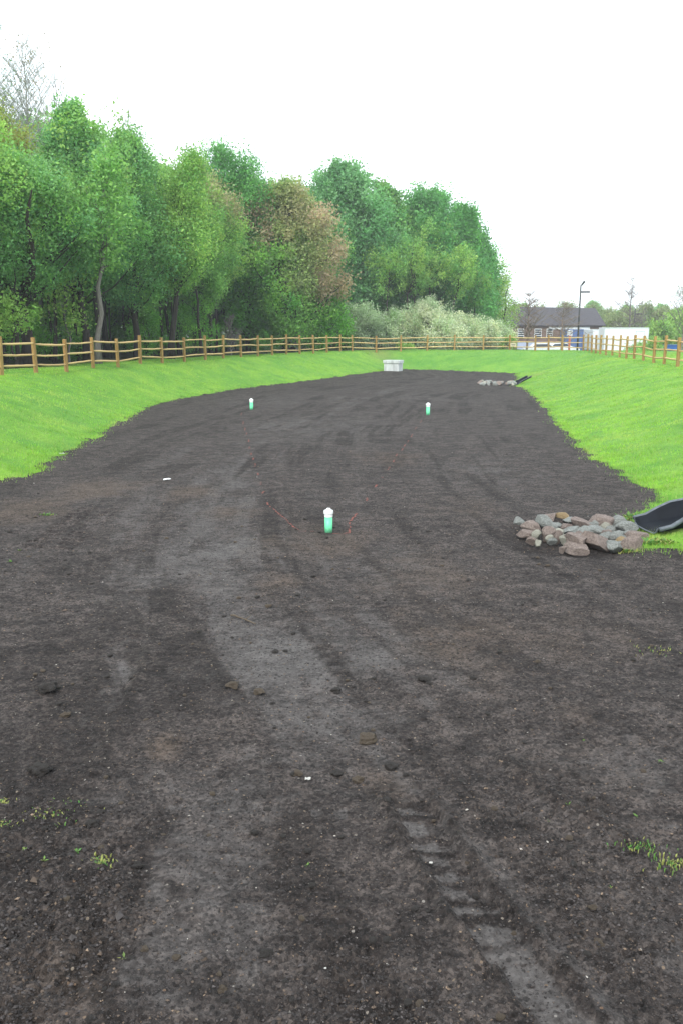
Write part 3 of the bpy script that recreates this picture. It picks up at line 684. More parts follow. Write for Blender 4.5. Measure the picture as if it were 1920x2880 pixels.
# ------------------------------------------------------------ clods and litter
clods = [(135, 1935, 22, 'dark', 'flat dark clod near the left edge, left of the pale wedge'), (185, 2012, 14, 'tan', 'small brown clod below the flat dark clod on the left'), (112, 2165, 24, 'dark', 'large rounded soil lump at the far left, above the weed patch'),
         (655, 1928, 15, 'tan', 'brown lump on the pale lane, leftmost of the row below the stick'), (730, 1944, 14, 'tan', 'small split brown lump right of the brown lump on the pale lane'), (945, 1936, 12, 'dark', 'dark lump in the centre of the soil'),
         (1030, 2077, 23, 'tan', 'largest pale tan lump in the middle foreground'), (1100, 2153, 17, 'dark', 'dark lump just below the pale tan lump'), (948, 2173, 13, 'dark', 'dark lump right of the white scrap'),
         (258, 2318, 15, 'dark', 'dark lump at the right end of the left weed patch'), (715, 2340, 11, 'dark', 'small dark lump below centre left'), (750, 2685, 16, 'dark', 'reddish dark lump in the bottom foreground'),
         (625, 2780, 12, 'tan', 'orange-tan clod near the bottom edge'), (1190, 1910, 14, 'dark', 'dark crumbly lump right of the central dark lump'), (325, 2785, 8, 'dark', 'small dark clod at the bottom left'),
         (1005, 2190, 15, 'tan', 'crumbly tan lump below the largest pale tan lump'), (1685, 2640, 14, 'tan', 'tan clod in the lower right foreground'), (1510, 1862, 7, 'tan', 'small orange pebble right of centre'), (387, 2430, 13, 'dark', 'flat dark clod below the left weeds'),
         (755, 1705, 8, 'tan', 'small reddish pebble right of the pale scuffed spot'), (775, 1830, 8, 'dark', 'small dark pebble below the stick'), (840, 2175, 12, 'tan', 'flat tan chip left of the white scrap'), (1665, 2560, 9, 'tan', 'small tan pebble above the lower right clod')]
for i, (px, py, r_, c_, lab) in enumerate(clods):
    x, y = G(px, py+r_*.5); dpt = y*cp+(EYE-BED)*sp; s = r_/2400*dpt
    o = obj('soil_clod', clodmesh('soil_clod', 400+i, 4, .42, .62), M_clod[c_]); o.location = (x, y+s*.3, soil_h(x, y)+s*.42); o.scale = (s*1.15, s, s*.85); o.rotation_euler = (0, 0, R.uniform(0, 6))
    if 'reddish dark' in lab or 'orange' in lab: o.rotation_euler[2] = 1
    tag(o, lab, 'clod', 'soil lumps on the bed')
import bmesh
cm = [clodmesh('soil_clod', 600+i, 2) for i in range(8)]
for m_ in cm[:5]: m_.materials.append(M_clod['dark'])
for m_ in cm[5:]: m_.materials.append(M_clod['tan'])
for i in range(230):
    y = 2.5*math.exp(R.uniform(0, math.log(5))); x = R.uniform(-1, 1)*(y*.42+.3)
    if sdist(np.array([x]), np.array([y]))[0] > -.3: continue
    if 10.7 < y and x > 2.3: continue
    s = R.uniform(.009, .02)*(.75+y*.06); m_ = R.choice(cm)
    o = bpy.data.objects.new('soil_clod', m_); C.objects.link(o)
    o.location = (x, y, soil_h(x, y)+s*.4); o.scale = (s*R.uniform(.9, 1.5), s, s*.8); o.rotation_euler = (0, 0, R.uniform(0, 6))
    dk = m_ in cm[:5]
    tag(o, 'tiny dark soil crumb scattered over the bed' if dk else 'tiny tan pebble scattered over the bed', 'clod' if dk else 'pebble', 'tiny dark crumbs on the soil' if dk else 'tiny tan pebbles on the soil')
# stick
a, c_ = G(653, 1731), G(722, 1757); b = MB(); pp = []; rr = []
for j in range(8):
    t = j/7; x = a[0]+(c_[0]-a[0])*t+R.uniform(-.01, .01); y = a[1]+(c_[1]-a[1])*t+R.uniform(-.01, .01); pp.append((x, y, soil_h(x, y)+.015+R.uniform(0, .01))); rr.append(.011*R.uniform(.7, 1.2)*(1-.4*t))
b.tube(pp, rr, 7); mid = Vector(pp[4]); b.tube([mid, mid+Vector((.05, .06, .02))], [.007, .003], 5)
tag(b.build('stick', M_clod['tan'], None, True), 'thin brown stick lying on the pale compacted lane', 'stick')
def litter(px, py, w_, name, lab, mat, cat='litter'):
    x, y = G(px, py); z = soil_h(x, y); b = MB(); vs = []
    for j in range(4):
        for i in range(4): vs.append((x+(i/3-.5)*w_, y+(j/3-.5)*w_*.7+R.uniform(-.1, .1)*w_, z+.012+R.uniform(0, .25)*w_))
    b.add(vs, [(j*4+i, j*4+i+1, j*4+i+5, j*4+i+4) for j in range(3) for i in range(3)]); o = b.build(name, mat); md = o.modifiers.new('t', 'SOLIDIFY'); md.thickness = .003
    return tag(o, lab, cat)
M_offwhite = simple('dirty_white', (.42, .41, .38), .8, .2, 9)
litter(471, 1352, .13, 'litter', 'crumpled white scrap on the soil in the left middle distance', M_white)
litter(866, 2193, .035, 'litter', 'small white scrap in the middle foreground', M_offwhite)
litter(176, 1279, .10, 'litter', 'white scrap at the edge of the left grass bank', M_white)
litter(915, 2737, .010, 'litter', 'tiny pale blue scrap near the bottom edge', M_offwhite)
litter(1210, 2423, .018, 'litter', 'tiny white chip on the tyre track', M_offwhite)
# weeds
def weed(px, py, spread, nb, hgt, lab, yellow=.2, z=None):
    x, y = G(px, py); zb_ = soil_h(x, y) if z is None else z; n_ = nb
    # broad small leaves and blades
    ox = rng.normal(0, spread, n_); oy = rng.normal(0, spread*.55, n_); VV = []; FF = []; cl = []
    for i in range(n_):
        c0 = Vector((ox[i], oy[i], 0)); a_ = R.uniform(0, 6.28); d_ = Vector((math.cos(a_), math.sin(a_), R.uniform(.3, 1.6))).normalized()
        l_ = hgt*R.uniform(.5, 1.2); s_ = Vector((-d_.y, d_.x, 0)).normalized()*l_*R.uniform(.08, .22); k = len(VV)
        if n_ <= 26: c0 = Vector((0, 0, -.004))
        VV += [c0, c0+d_*l_*.5+s_, c0+d_*l_+Vector((0, 0, -l_*.15)), c0+d_*l_*.5-s_]; FF.append((k if (n_ > 26 or i == 0) else 0, k+1, k+2, k+3))
        if n_ > 26:
            VV += [c0+Vector((-.001, 0, -.06)), c0+Vector((.001, .001, -.06))]; FF.append((k, k, k+4, k+5)[1:]+(k,) if False else (k+3, k, k+4, k+5))
            if i: FF.append((k+4, k+5, k-1, k-2))
        col = (.30, .32, .10) if R.random() < yellow else (.11*R.uniform(.8, 1.3), .26*R.uniform(.7, 1.2), .06); cl += [col]*(6 if n_ > 26 else 4)
    o = obj('weed', mesh_np('weed', [tuple(v) for v in VV], [np.array(FF)], np.array(cl)), M_blade); o.location = (x, y, zb_)
    return tag(o, lab, 'weed', 'small weeds sprouting in the soil')
weed(136, 1450, .06, 45, .05, 'bright green weed clump on the soil below the left grass bank')
weed(30, 1580, .12, 24, .04, 'thin string of weeds at the left edge of the soil', .1)
weed(55, 1550, .06, 14, .04, 'few weed leaves above the thin string at the left edge', .1)
weed(170, 2280, .10, 190, .022, 'yellow-green weed patch near the left edge of the foreground', .6)
weed(5, 2315, .05, 130, .03, 'weed tuft cut by the left edge of the foreground', .5)
weed(5, 2255, .03, 30, .025, 'sparse straw weeds at the left edge above the tuft', .8)
weed(70, 2388, .025, 18, .02, 'short weed sprigs low on the left', .3)
weed(125, 2425, .012, 10, .028, 'upright two-leaf weed sprig on the left', .1)
weed(218, 2395, .012, 12, .03, 'leafy green weed sprout on the left', .1)
weed(285, 2425, .04, 60, .028, 'yellowish spreading weed right of the leafy sprout', .7)
weed(864, 2435, .008, 12, .022, 'small green weed seedling in the centre foreground', .1)
weed(1595, 2270, .01, 8, .03, 'two-leaf seedling right of the long track edge', 0)
weed(1797, 2388, .055, 90, .02, 'bright green grass tuft near the right edge of the foreground', .2)
weed(1900, 2430, .055, 100, .02, 'straw and green tuft at the right edge of the foreground', .6)
weed(1787, 2296, .02, 12, .025, 'small weed leaves above the right grass tuft', .1)
weed(1855, 2137, .012, 12, .03, 'small seedling near the right edge', 0)
weed(1640, 2080, .012, 8, .02, 'tiny seedling in the right foreground', 0)
weed(1540, 2304, .012, 8, .02, 'tiny yellow seedling beside the track edge', .5)
weed(1850, 1828, .12, 40, .03, 'pale straw weeds at the right edge of the soil', .8)
weed(1715, 2490, .008, 6, .02, 'tiny seedling in the lower right', .3)
weed(350, 2700, .02, 4, .035, 'single bent grass blade near the bottom left', .3)
weed(1790, 1462, .12, 220, .11, 'long grass tuft behind the chute mouth', .3)
weed(1845, 1535, .10, 260, .09, 'grass tuft in front of the chute mouth', .25)
weed(1765, 1548, .05, 60, .08, 'small grass tuft growing beside the front rocks', .5)
weed(1740, 1530, .04, 60, .07, 'straw tuft caught between the rocks', 1)

# ------------------------------------------------------------ trees
def branch_pts(p0, p1, rr, sag=.1, n=5, wob=.05):
    p0, p1 = Vector(p0), Vector(p1); L_ = (p1-p0).length; out = []
    for i in range(n):
        t = i/(n-1); p = p0.lerp(p1, t); w_ = 0 if i in (0, n-1) else wob*L_
        out.append(p+Vector((rr.uniform(-w_, w_), rr.uniform(-w_, w_), rr.uniform(-w_, w_)-sag*L_*math.sin(math.pi*t)*.5)))
    return out
def leaves_mesh(centres, radii, dirs, tints, nleaf, size, rs, spiky=0):
    n = len(centres); c = np.repeat(np.array(centres), nleaf, 0); r_ = np.repeat(np.array(radii), nleaf)[:, None]; d = np.repeat(np.array(dirs), nleaf, 0)
    g = rs.normal(0, 1, c.shape); g /= np.maximum(1, np.linalg.norm(g, axis=1, keepdims=True)/2.1)
    g[:, 2] *= .7
    if spiky: g = g*np.array([.6, .6, .8])+d*np.clip(rs.normal(0, .9, (len(c), 1)), -1.5, 1.5)*spiky
    p = c+g*r_*.68
    nrm = rs.normal(0, 1, c.shape)+np.array([0, 0, .7]); nrm /= np.linalg.norm(nrm, axis=1, keepdims=True)
    t = np.cross(nrm, rs.normal(0, 1, c.shape)); t /= np.linalg.norm(t, axis=1, keepdims=True)+1e-9; b = np.cross(nrm, t)
    s = size*rs.uniform(.6, 1.35, (len(c), 1))
    VV = np.stack([p-t*s*.6, p+b*s*.34, p+t*s*.6, p-b*s*.34], 1).reshape(-1, 3)
    col = np.repeat(np.array(tints), nleaf, 0)*rs.uniform(.72, 1.28, (len(c), 1)); col = np.repeat(col, 4, 0)
    return VV, np.arange(len(VV)).reshape(-1, 4), col
def env(t, kind):
    if kind == 'round': return math.sqrt(max(0, 1-(2*t-1)**2))*(1.0 if t < .5 else .97)
    if kind == 'ovate': return min(1, (t/.25)**.6)*max(.05, (1-max(0, t-.3)/.7))**.6
    if kind == 'tall': return math.sqrt(max(0, 1-(2*t-1)**4))*.95
    return 1
def make_tree(seed, H, CR, cb, cols, kind='round', nclus=150, nleaf=110, size=.2, trunk_r=.2, fork=False, lean=0, spiky=0, bark=None, crad=(.7, 1.25), topcol=None, topfrom=.6, sidecol=None, sparse_top=0, name='tree'):
    nclus = int(nclus*1.35); nleaf = int(nleaf*.8); crad = (crad[0]*.85, crad[1]*.95); spiky = max(spiky, .55); size *= .9
    rr = random.Random(seed); rs = np.random.default_rng(seed)
    top = Vector((lean*H, 0, H*.93)); tp = []
    for i in range(9):
        t = i/8; tp.append(Vector((lean*H*t**1.3+rr.uniform(-.12, .12)*(t > 0)*(1+t), rr.uniform(-.12, .12)*(t > 0)*(1+t), H*.93*t-.15*(i == 0))))
    b = MB(); b.tube(tp, [trunk_r*(1.25 if i == 0 else 1)*(1-.88*(i/8)**.9) for i in range(9)], 8)
    def trunk_at(z):
        t = min(.999, max(0, z/(H*.93)))*8; i = int(t); return tp[i].lerp(tp[min(8, i+1)], t-i)
    cents, rads, dirs, tints = [], [], [], []
    zb_ = H*cb; noise_off = rr.uniform(0, 50)
    for i in range(nclus):
        t = rr.random()**.9; e = env(t, kind); a = rr.uniform(0, 6.283)
        lob = .82+.26*math.sin(a*3+seed+t*5)+.12*math.sin(a*7+t*11+seed*2)
        rad = CR*e*lob*(.35+.65*rr.random()**.45)
        z = zb_+(H*.965-.3-zb_)*t; o = trunk_at(z); p = Vector((o.x+rad*math.cos(a), o.y+rad*math.sin(a), z+rr.uniform(-.3, .3)))
        cents.append(tuple(p)); rads.append(rr.uniform(*crad)*(.75+.35*e)); dd = Vector((math.cos(a)*.6, math.sin(a)*.6, .7+t)).normalized(); dirs.append(tuple(dd))
        cA, cB = rr.choice(cols), rr.choice(cols); m_ = rr.random(); col = [cA[k]*m_+cB[k]*(1-m_) for k in range(3)]
        if topcol:
            q = max(0, min(1, (t-topfrom)/.3+rr.uniform(-.55, .4)))*(.2+.75*min(1, rad/(CR*.7)));
            if sidecol: q = max(q, max(0, min(.9, (math.cos(a-sidecol)-.1)*1.4*(rad/CR)+rr.uniform(-.3, .2)))*(t > .25))
            col = [col[k]*(1-q)+topcol[k]*q for k in range(3)]
        kk = rr.uniform(.82, 1.22); tints.append([v*kk for v in col])
        if rr.random() < .42:
            zs_ = max(H*.14, z-rad*rr.uniform(.5, .9)-.3); s0 = trunk_at(min(zs_, H*.88)); r0 = max(.02, trunk_r*.32*(1-.6*t))
            b.tube(branch_pts(s0, p, rr), [r0, r0*.75, r0*.55, r0*.35, .012], 5)
    if fork:
        for sx in (-1, 1):
            f0 = trunk_at(H*.36); f1 = Vector((f0.x+sx*1.2, f0.y-1.6, H*.54)); f2 = Vector((f0.x+sx*1.7, f0.y-2.6, H*.78))
            b.tube([f0, f0.lerp(f1, .5)+Vector((sx*.35, -.3, -.2)), f1, f1.lerp(f2, .5)+Vector((-sx*.2, 0, .1)), f2], [trunk_r*.62, trunk_r*.5, trunk_r*.4, trunk_r*.26, .03], 7)
    tm = b.mesh('trunk', True)
    VV, FF, cl = leaves_mesh(cents, rads, dirs, tints, nleaf, size, rs, spiky)
    cmx = mesh_np('crown', VV, [FF], cl)
    return tm, cmx, bark or M_bark
def place_tree(meshes, x, y, label, name='tree', cat='tree', group=None, rz=0, s=1.0, z=None):
    tm, cmx, bk = meshes
    r_ = empty(name, (x, y, (gh(x, y) if z is None else z)-.05), rz, label, cat, group); r_.scale = (s, s, s)
    obj('trunk', tm, bk, r_); obj('crown', cmx, M_leaf, r_); return r_
GR = [(.21, .43, .13), (.29, .52, .15), (.16, .35, .11)]
GR_BL = [(.17, .39, .17), (.24, .47, .21), (.13, .32, .13)]
GR_YL = [(.29, .48, .11), (.23, .42, .10), (.36, .52, .14)]
PINK = (.47, .345, .26)
GR_FAR = [(.13, .37, .12), (.19, .45, .14), (.11, .30, .10)]
def topz(px, py, Y): return at(px, py, Y).z
def T(px, Y, toppy, wpx, label, seed, cols, **k):
    p = at(px, 980, Y); gz = gh(p.x, Y); H = topz(px, toppy, Y)-gz; CR = wpx/2/2400*Y
    nm = k.pop('nm', 'tree'); mt = make_tree(seed, H, CR, k.pop('cb', .2), cols, **k)
    return place_tree(mt, p.x, Y, label, nm, rz=k.get('rz', 0))
LF = dict(nleaf=230, size=.135)
T(75, 38, 420, 400, 'broad green tree with dark forked trunk at the far left behind the fence', 11, GR+GR_BL, fork=True, cb=.4, nclus=190, nleaf=230, size=.125, trunk_r=.3, crad=(.6, 1.0), nm='broadleaf_tree')
T(245, 43, 268, 330, 'tall green tree with pointed twin tops on the left of the wood', 12, GR_BL+GR, cb=.3, kind='ovate', nclus=210, nleaf=220, size=.135, crad=(.5, .95), trunk_r=.22, nm='broadleaf_tree')
T(25, 50, 262, 260, 'yellow-tinged spring tree behind the forked tree at the far left', 13, GR_YL, cb=.3, nclus=150, topcol=(.30, .25, .07), topfrom=.6, **LF, nm='broadleaf_tree')
T(385, 47, 345, 260, 'green tree sloping down right of the twin-topped tree', 14, GR+GR_BL, cb=.25, kind='ovate', nclus=170, **LF, nm='broadleaf_tree')
T(480, 48, 402, 190, 'light green tree with a leaning slender trunk', 15, GR_YL+GR, cb=.36, kind='ovate', nclus=140, lean=.12, nleaf=210, size=.13, nm='broadleaf_tree')
T(575, 56, 450, 200, 'pink-budded maple left of the dark green treetop', 16, GR, cb=.28, nclus=150, topcol=PINK, topfrom=.55, **LF, nm='maple_tree')
T(650, 66, 392, 230, 'dark green treetop rising behind the pink maples', 17, GR_FAR, cb=.3, kind='round', nclus=200, spiky=.8, nleaf=160, size=.17, nm='broadleaf_tree')
T(812, 67, 500, 300, 'large maple with green lower crown, pink-brown top and right side, thick trunk behind the fence', 18, [(.22, .43, .10), (0.108, 0.311, 0.068), (0.23, 0.459, 0.081)], cb=.07, kind='round', nclus=330, nleaf=190, size=.19, trunk_r=.5, topcol=PINK, topfrom=.52, sidecol=-.2, crad=(.7, 1.3), nm='maple_tree')
T(965, 84, 446, 330, 'tall bluish green tree right of the pink maple', 19, GR_BL, cb=.12, nclus=330, nleaf=150, size=.26, crad=(.9, 1.5), nm='broadleaf_tree')
T(1080, 86, 500, 260, 'mid green tree with faint red buds between the bluish tree and the spiky tree', 20, GR_FAR+GR, cb=.1, kind='ovate', nclus=220, topcol=(.2, .14, .08), topfrom=.85, nleaf=140, size=.26, crad=(.8, 1.4), nm='broadleaf_tree')
T(1195, 88, 522, 240, 'bright green spiky-topped maple near the right end of the wood', 21, GR_FAR, cb=.08, kind='round', nclus=260, spiky=1.0, nleaf=150, size=.25, crad=(.8, 1.4), nm='maple_tree')
T(1290, 90, 572, 260, 'rightmost large green tree of the wood, domed with a ragged edge', 22, GR_FAR+[(.15, .42, .08)], cb=.05, kind='ovate', nclus=280, spiky=.8, nleaf=150, size=.25, crad=(.8, 1.4), nm='maple_tree')
T(1375, 96, 700, 110, 'small pale yellow-green tree at the right tip of the wood', 23, GR_YL, cb=.1, nclus=90, nleaf=90, size=.22, crad=(.8, 1.3), nm='broadleaf_tree')
T(1415, 104, 760, 80, 'sparse light green tree beyond the right tip of the wood', 24, GR_YL, cb=.2, nclus=45, nleaf=60, size=.2, nm='broadleaf_tree')
T(890, 69, 770, 170, 'low leafy maple branches sweeping right of the thick trunk', 25, [(0.175, 0.425, 0.062), (0.125, 0.338, 0.056)], cb=.12, nclus=90, nleaf=120, size=.2, topcol=PINK, topfrom=.8, nm='sapling')
T(700, 66, 720, 150, 'mid-height leafy tree left of the large pink maple', 26, [(0.156, 0.403, 0.065), (0.117, 0.325, 0.058)], cb=.2, nclus=90, nleaf=120, size=.2, topcol=PINK, topfrom=.8, nm='sapling')

T(40, 36, 815, 170, 'low spray of yellow-green leaves beside the forked trunk at the far left', 27, GR_YL, cb=.6, nclus=18, nleaf=90, size=.12, trunk_r=.06, crad=(.3, .6), nm='sapling')
# bare twiggy trees
TIPS = []
def bare_tree(seed, H, spread, r0, n1=16, up=.75, twig=3, start=.25):
    rr = random.Random(seed); b = MB(); TIPS.clear(); tp = [Vector((rr.uniform(-.02, .02)*i, rr.uniform(-.02, .02)*i, H*i/8-.1*(i == 0))) for i in range(9)]
    b.tube(tp, [max(.008, r0*(1-.92*i/8)) for i in range(9)], 6)
    for i in range(n1):
        t = start+(1-start)*rr.random()*.95; k = t*8; j = int(k); p = tp[j].lerp(tp[min(8, j+1)], k-j); a = rr.uniform(0, 6.28)
        L_ = spread*(1.15-t)*rr.uniform(.7, 1.2); q = p+Vector((math.cos(a)*L_, math.sin(a)*L_, L_*up*rr.uniform(.6, 1.4))); pts = branch_pts(p, q, rr, -.05, 5, .04)
        b.tube(pts, [r0*.28*(1.1-t)+.008, r0*.2*(1.1-t)+.010, .02, .016, .011], 4)
        for m_ in range(twig):
            s0 = pts[rr.choice([1, 2, 3])]; aa = rr.uniform(0, 6.28); l2 = L_*rr.uniform(.25, .5); s1 = s0+Vector((math.cos(aa)*l2, math.sin(aa)*l2, l2*up*1.2))
            TIPS.append(tuple(s1)); b.tube([s0, (s0+s1)/2+Vector((0, 0, .03)), s1], [.014, .011, .007], 3)
    return b.mesh('trunk', False)
M_twig = simple('grey_twigs', (.17, .15, .14), .9, .2, 3)
M_farwig = simple('pale_twigs', (.36, .36, .35), .9, .2, 3)
M_browntwig = simple('brown_twigs', (.20, .15, .12), .9, .2, 3)
def T_bare(px, Y, toppy, label, seed, spread, r0, mat=None, leaf=None, **k):
    p = at(px, 980, Y); gz = gh(p.x, Y); H = topz(px, toppy, Y)-gz
    r_ = empty('bare_tree', (p.x, Y, gz), 0, label, 'tree'); tm = bare_tree(seed, H, spread, r0, **k); obj('trunk', tm, mat or M_twig, r_)
    if leaf:
        rs = np.random.default_rng(seed); rr = random.Random(seed); cs_ = []
        cs_ = [TIPS[j] for j in range(len(TIPS)) if rr.random() < .6]
        VV, FF, cl = leaves_mesh(cs_, [.55]*len(cs_), [(0, 0, 1)]*len(cs_), [leaf[0]]*len(cs_), leaf[2]//2, .10, rs); obj('crown', mesh_np('crown', VV, [FF], cl), M_leaf, r_)
    return r_
T_bare(20, 54, 70, 'tallest thinly leafed tree rising above the wood at the far left', 31, 4.6, .16, M_farwig, n1=80, twig=7, up=.9, start=.5, leaf=((.16, .26, .16), 60, 16))
T_bare(125, 56, 112, 'second bare-topped tree above the wood, right of the tallest one', 32, 5.5, .18, M_farwig, n1=70, twig=7, up=1.0, start=.5, leaf=((.30, .24, .16), 30, 8))
T_bare(205, 64, 205, 'thin bare twigs showing above the wood between the bare-topped tree and the twin tops', 33, 3, .13, n1=20, twig=5, up=1.8, start=.6)
T_bare(395, 58, 330, 'bare twigs sticking out above the sloping green tree', 34, 3, .13, n1=24, twig=5, up=1.4, start=.6)
T_bare(650, 56, 885, 'small dead grey sapling behind the left fence', 35, .9, .05, M_palebark, n1=46, twig=5, up=.9, start=.08)
T_bare(833, 66, 890, 'small dead grey sapling in front of the thick maple trunk', 36, .9, .05, M_palebark, n1=46, twig=5, up=.9, start=.08)
T_bare(1480, 92, 818, 'bare young tree in front of the left part of the building', 37, 3.0, .14, M_browntwig, n1=60, twig=6, up=.6)
T_bare(1577, 94, 850, 'bare spreading young tree in front of the middle of the building', 38, 3.4, .15, M_browntwig, n1=60, twig=6, up=.4)
T_bare(1765, 112, 775, 'tall bare conical tree behind the white trailer', 39, 3.0, .16, M_twig, n1=60, twig=6, up=.6, start=.2)
T_bare(1800, 118, 865, 'small bare tree right of the tall conical one', 40, 2.2, .1, M_twig, n1=24, twig=4)
T_bare(1858, 118, 880, 'small bare tree near the right edge behind the fence', 41, 2.0, .1, M_twig, n1=24, twig=4)
T_bare(1915, 80, 800, 'thin sparse tree at the right edge of the view', 42, 2.2, .08, M_twig, n1=30, twig=5, up=1.2, leaf=((.09, .17, .06), 30, 14))

# pale trunk near the left of the wood, the understorey and the dark rows behind
proto_thin = [make_tree(60+i, 9+i*.8, 1.8+.25*i, .52, GR_YL+GR, kind='tall', nclus=44, nleaf=90, size=.16, trunk_r=.10+.012*i, lean=(-.08, .05, .1, 0, -.04)[i], crad=(.5, .9)) for i in range(5)]
proto_bush = [make_tree(80+i, 3.0+i*.7, 1.6+.25*i, .08, [(0.162, 0.419, 0.068), (0.23, 0.499, 0.081), (0.108, 0.297, 0.061)], kind='round', nclus=34, nleaf=130, size=.12, trunk_r=.05, crad=(.45, .8)) for i in range(3)]
proto_back = [make_tree(90+i, 13.5+i, 4.2, .12, GR, kind='tall', nclus=170, nleaf=85, size=.36, trunk_r=.2, crad=(1.0, 1.7)) for i in range(4)]
palem = make_tree(55, 10, 1.6, .45, GR, kind='ovate', nclus=50, nleaf=90, size=.17, trunk_r=.15, bark=M_palebark, lean=.08)
p = at(278, 1000, 40); place_tree(palem, p.x, 40, 'slender tree with a pale peeling trunk behind the left fence', 'broadleaf_tree')
p = at(195, 1000, 41); place_tree(make_tree(56, 5, 1.2, .3, GR_YL, nclus=26, nleaf=50, size=.15, trunk_r=.06, bark=M_palebark), p.x, 41, 'small yellow-leaved sapling beside the forked tree', 'sapling')
def edge_point(px, extra):       # walk behind the fence line
    Y0 = np.interp(px, [-300, 0, 300, 600, 900, 1000, 1400], [27, 34, 42, 52, 68, 73, 79]); Y = Y0+extra
    p = at(px, 990, Y); return p.x, Y
i = 0
for row, (ex, step, jit) in enumerate(((3, 75, 30), (7, 48, 24), (12, 42, 20), (18, 40, 20))):
    px = -420 if row else -380
    while px < (900 if row < 1 else 1330):
        if row < 2 and 670 < px < 1060: px += 40; continue
        X, Y = edge_point(px+R.uniform(-jit, jit), ex+R.uniform(-1.5, 1.5))
        place_tree(proto_thin[i % 5], X, Y, ('slender dark-trunked tree just inside the shaded wood edge' if row < 2 else 'thin dark trunk deeper inside the shaded wood'), 'forest_tree', 'tree', ('slender trees at the wood edge' if row < 2 else 'thin trees deep in the wood'), R.uniform(0, 6), R.uniform(.8, 1.1)); i += 1
        px += step*R.uniform(.7, 1.3)
for row, (ex, step) in enumerate(((5, 150), (10, 105), (16, 80), (23, 55))):
    px = -420
    while px < 1340:
        X, Y = edge_point(px+R.uniform(-30, 30), ex+R.uniform(-1, 1)); place_tree(proto_bush[i % 3], X, Y, 'leafy understorey bush under the trees of the wood', 'understorey_bush', 'bush', 'understorey bushes', R.uniform(0, 6), R.uniform(.4, .95)); i += 1
        px += step*R.uniform(.7, 1.3)
for row, (ex, step) in enumerate(((26, 120), (33, 110), (41, 110))):
    px = -500
    while px < 1300:
        X, Y = edge_point(px+R.uniform(-30, 30), ex+R.uniform(-2, 2)); cap = np.interp(px, [0, 250, 330, 420, 560, 650, 750, 850, 960, 1060, 1150, 1250, 1300, 1360], [330, 330, 400, 440, 480, 460, 540, 520, 490, 540, 570, 620, 680, 760])
        Hmax = topz(px, cap, Y)-gh(X, Y); pr = proto_back[i % 4]; s = max(.4, min(1.15, Hmax/(13.5+(i % 4))))
        place_tree(pr, X, Y, 'full-crowned tree in the back rows of the wood', 'forest_tree', 'tree', 'back row trees of the wood', R.uniform(0, 6), s); i += 1
        px += step*R.uniform(.8, 1.2)

# pale flowering shrubs
OL = [(.42, .54, .36), (.54, .64, .47), (.34, .47, .28)]
for i, (px, Y, tp_, wd, lab) in enumerate(((1010, 79, 845, 150, 'silvery green shrub, leftmost of the pale shrubs behind the far fence'), (1110, 80, 865, 140, 'silvery green shrub, second from left of the pale shrubs'),
        (1200, 79, 840, 170, 'tallest pale flowering shrub in the middle of the row'), (1300, 80, 878, 150, 'pale blossoming shrub right of the tallest one'), (1385, 81, 905, 110, 'low pale shrub at the right end of the row'), (1250, 77, 900, 120, 'low cream-flowered shrub in front of the tallest one'))):
    T(px, Y, tp_, wd, lab, 120+i, OL if i < 2 else OL+[(.70, .73, .56), (.60, .66, .48), (.68, .71, .55)], cb=.04, kind='round', nclus=95, nleaf=210, size=.13, trunk_r=.1, crad=(.5, .9), spiky=.4, nm='flowering_shrub')
for o in C.objects:
    if o.name.startswith('flowering_shrub'): o['category'] = 'shrub'; o['group'] = 'pale flowering shrubs behind the far fence'
for i, (px, Y, tp_, wd) in enumerate(((1145, 75.5, 965, 60), (1425, 80, 935, 60))):
    T(px, Y, tp_, wd, ('low green plants under the pale shrubs behind the fence', 'bright green bush at the right end of the pale shrubs')[i], 140+i, GR_YL, cb=.05, nclus=26, nleaf=70, size=.12, trunk_r=.04, crad=(.3, .5), nm='bush')

# ------------------------------------------------------------ far background on the right
FG = [(.24, .30, .14), (.30, .34, .17), (.20, .26, .13)]
far_list = [(1440, 150, 850, 110), (1500, 155, 858, 120), (1590, 158, 846, 110), (1530, 150, 870, 90), (1660, 160, 850, 100), (1700, 165, 868, 80), (1755, 150, 862, 90), (1810, 152, 850, 110), (1860, 150, 862, 90), (1900, 130, 872, 100), (1945, 110, 870, 110), (1850, 118, 900, 80), (1740, 125, 885, 80), (2010, 130, 840, 140)]
desc = ['pale olive tree left of the building roof', 'low pale treetop behind the left of the roof', 'rounded olive-brown treetop behind the middle of the roof', 'faint treetop behind the roof, between the two bare trees', 'thin pale tree behind the lamp post', 'pale tree right of the roof peak', 'grey-green tree behind the left end of the trailer', 'broad olive tree behind the trailer door', 'olive tree behind the right end of the trailer', 'bright green tree near the right edge', 'bright green tree cut by the right edge', 'green shrub-like tree beyond the dumpster', 'hazy low tree above the trailer roof', 'tree just beyond the right edge of the view']
for i, (px, Y, tp_, wd) in enumerate(far_list):
    T(px, Y, tp_, wd, desc[i], 160+i, (GR_YL if i in (9, 10, 11) else FG), cb=.12, nclus=70, nleaf=60 if i not in (4,) else 25, size=.32, trunk_r=.18, crad=(.9, 1.5), nm='distant_tree')
for i in range(26):
    px = 1395+i*24; Y = 185+R.uniform(-8, 8); p = at(px, 960, Y); s = R.uniform(.42, .58)
    place_tree(proto_back[i % 4], p.x, Y, 'distant tree in the low tree line on the horizon', 'distant_tree', 'tree', 'tree line on the horizon', R.uniform(0, 6), s)
T(1832, 86, 945, 70, 'bright green clipped shrub beyond the right fence', 190, GR_YL, cb=.05, nclus=40, nleaf=80, size=.15, trunk_r=.05, crad=(.4, .7), nm='bush')
T(1800, 96, 962, 110, 'dark green low shrub behind the right fence by the trailer wheels', 191, GR, cb=.05, nclus=40, nleaf=80, size=.15, trunk_r=.05, crad=(.4, .7), nm='bush')
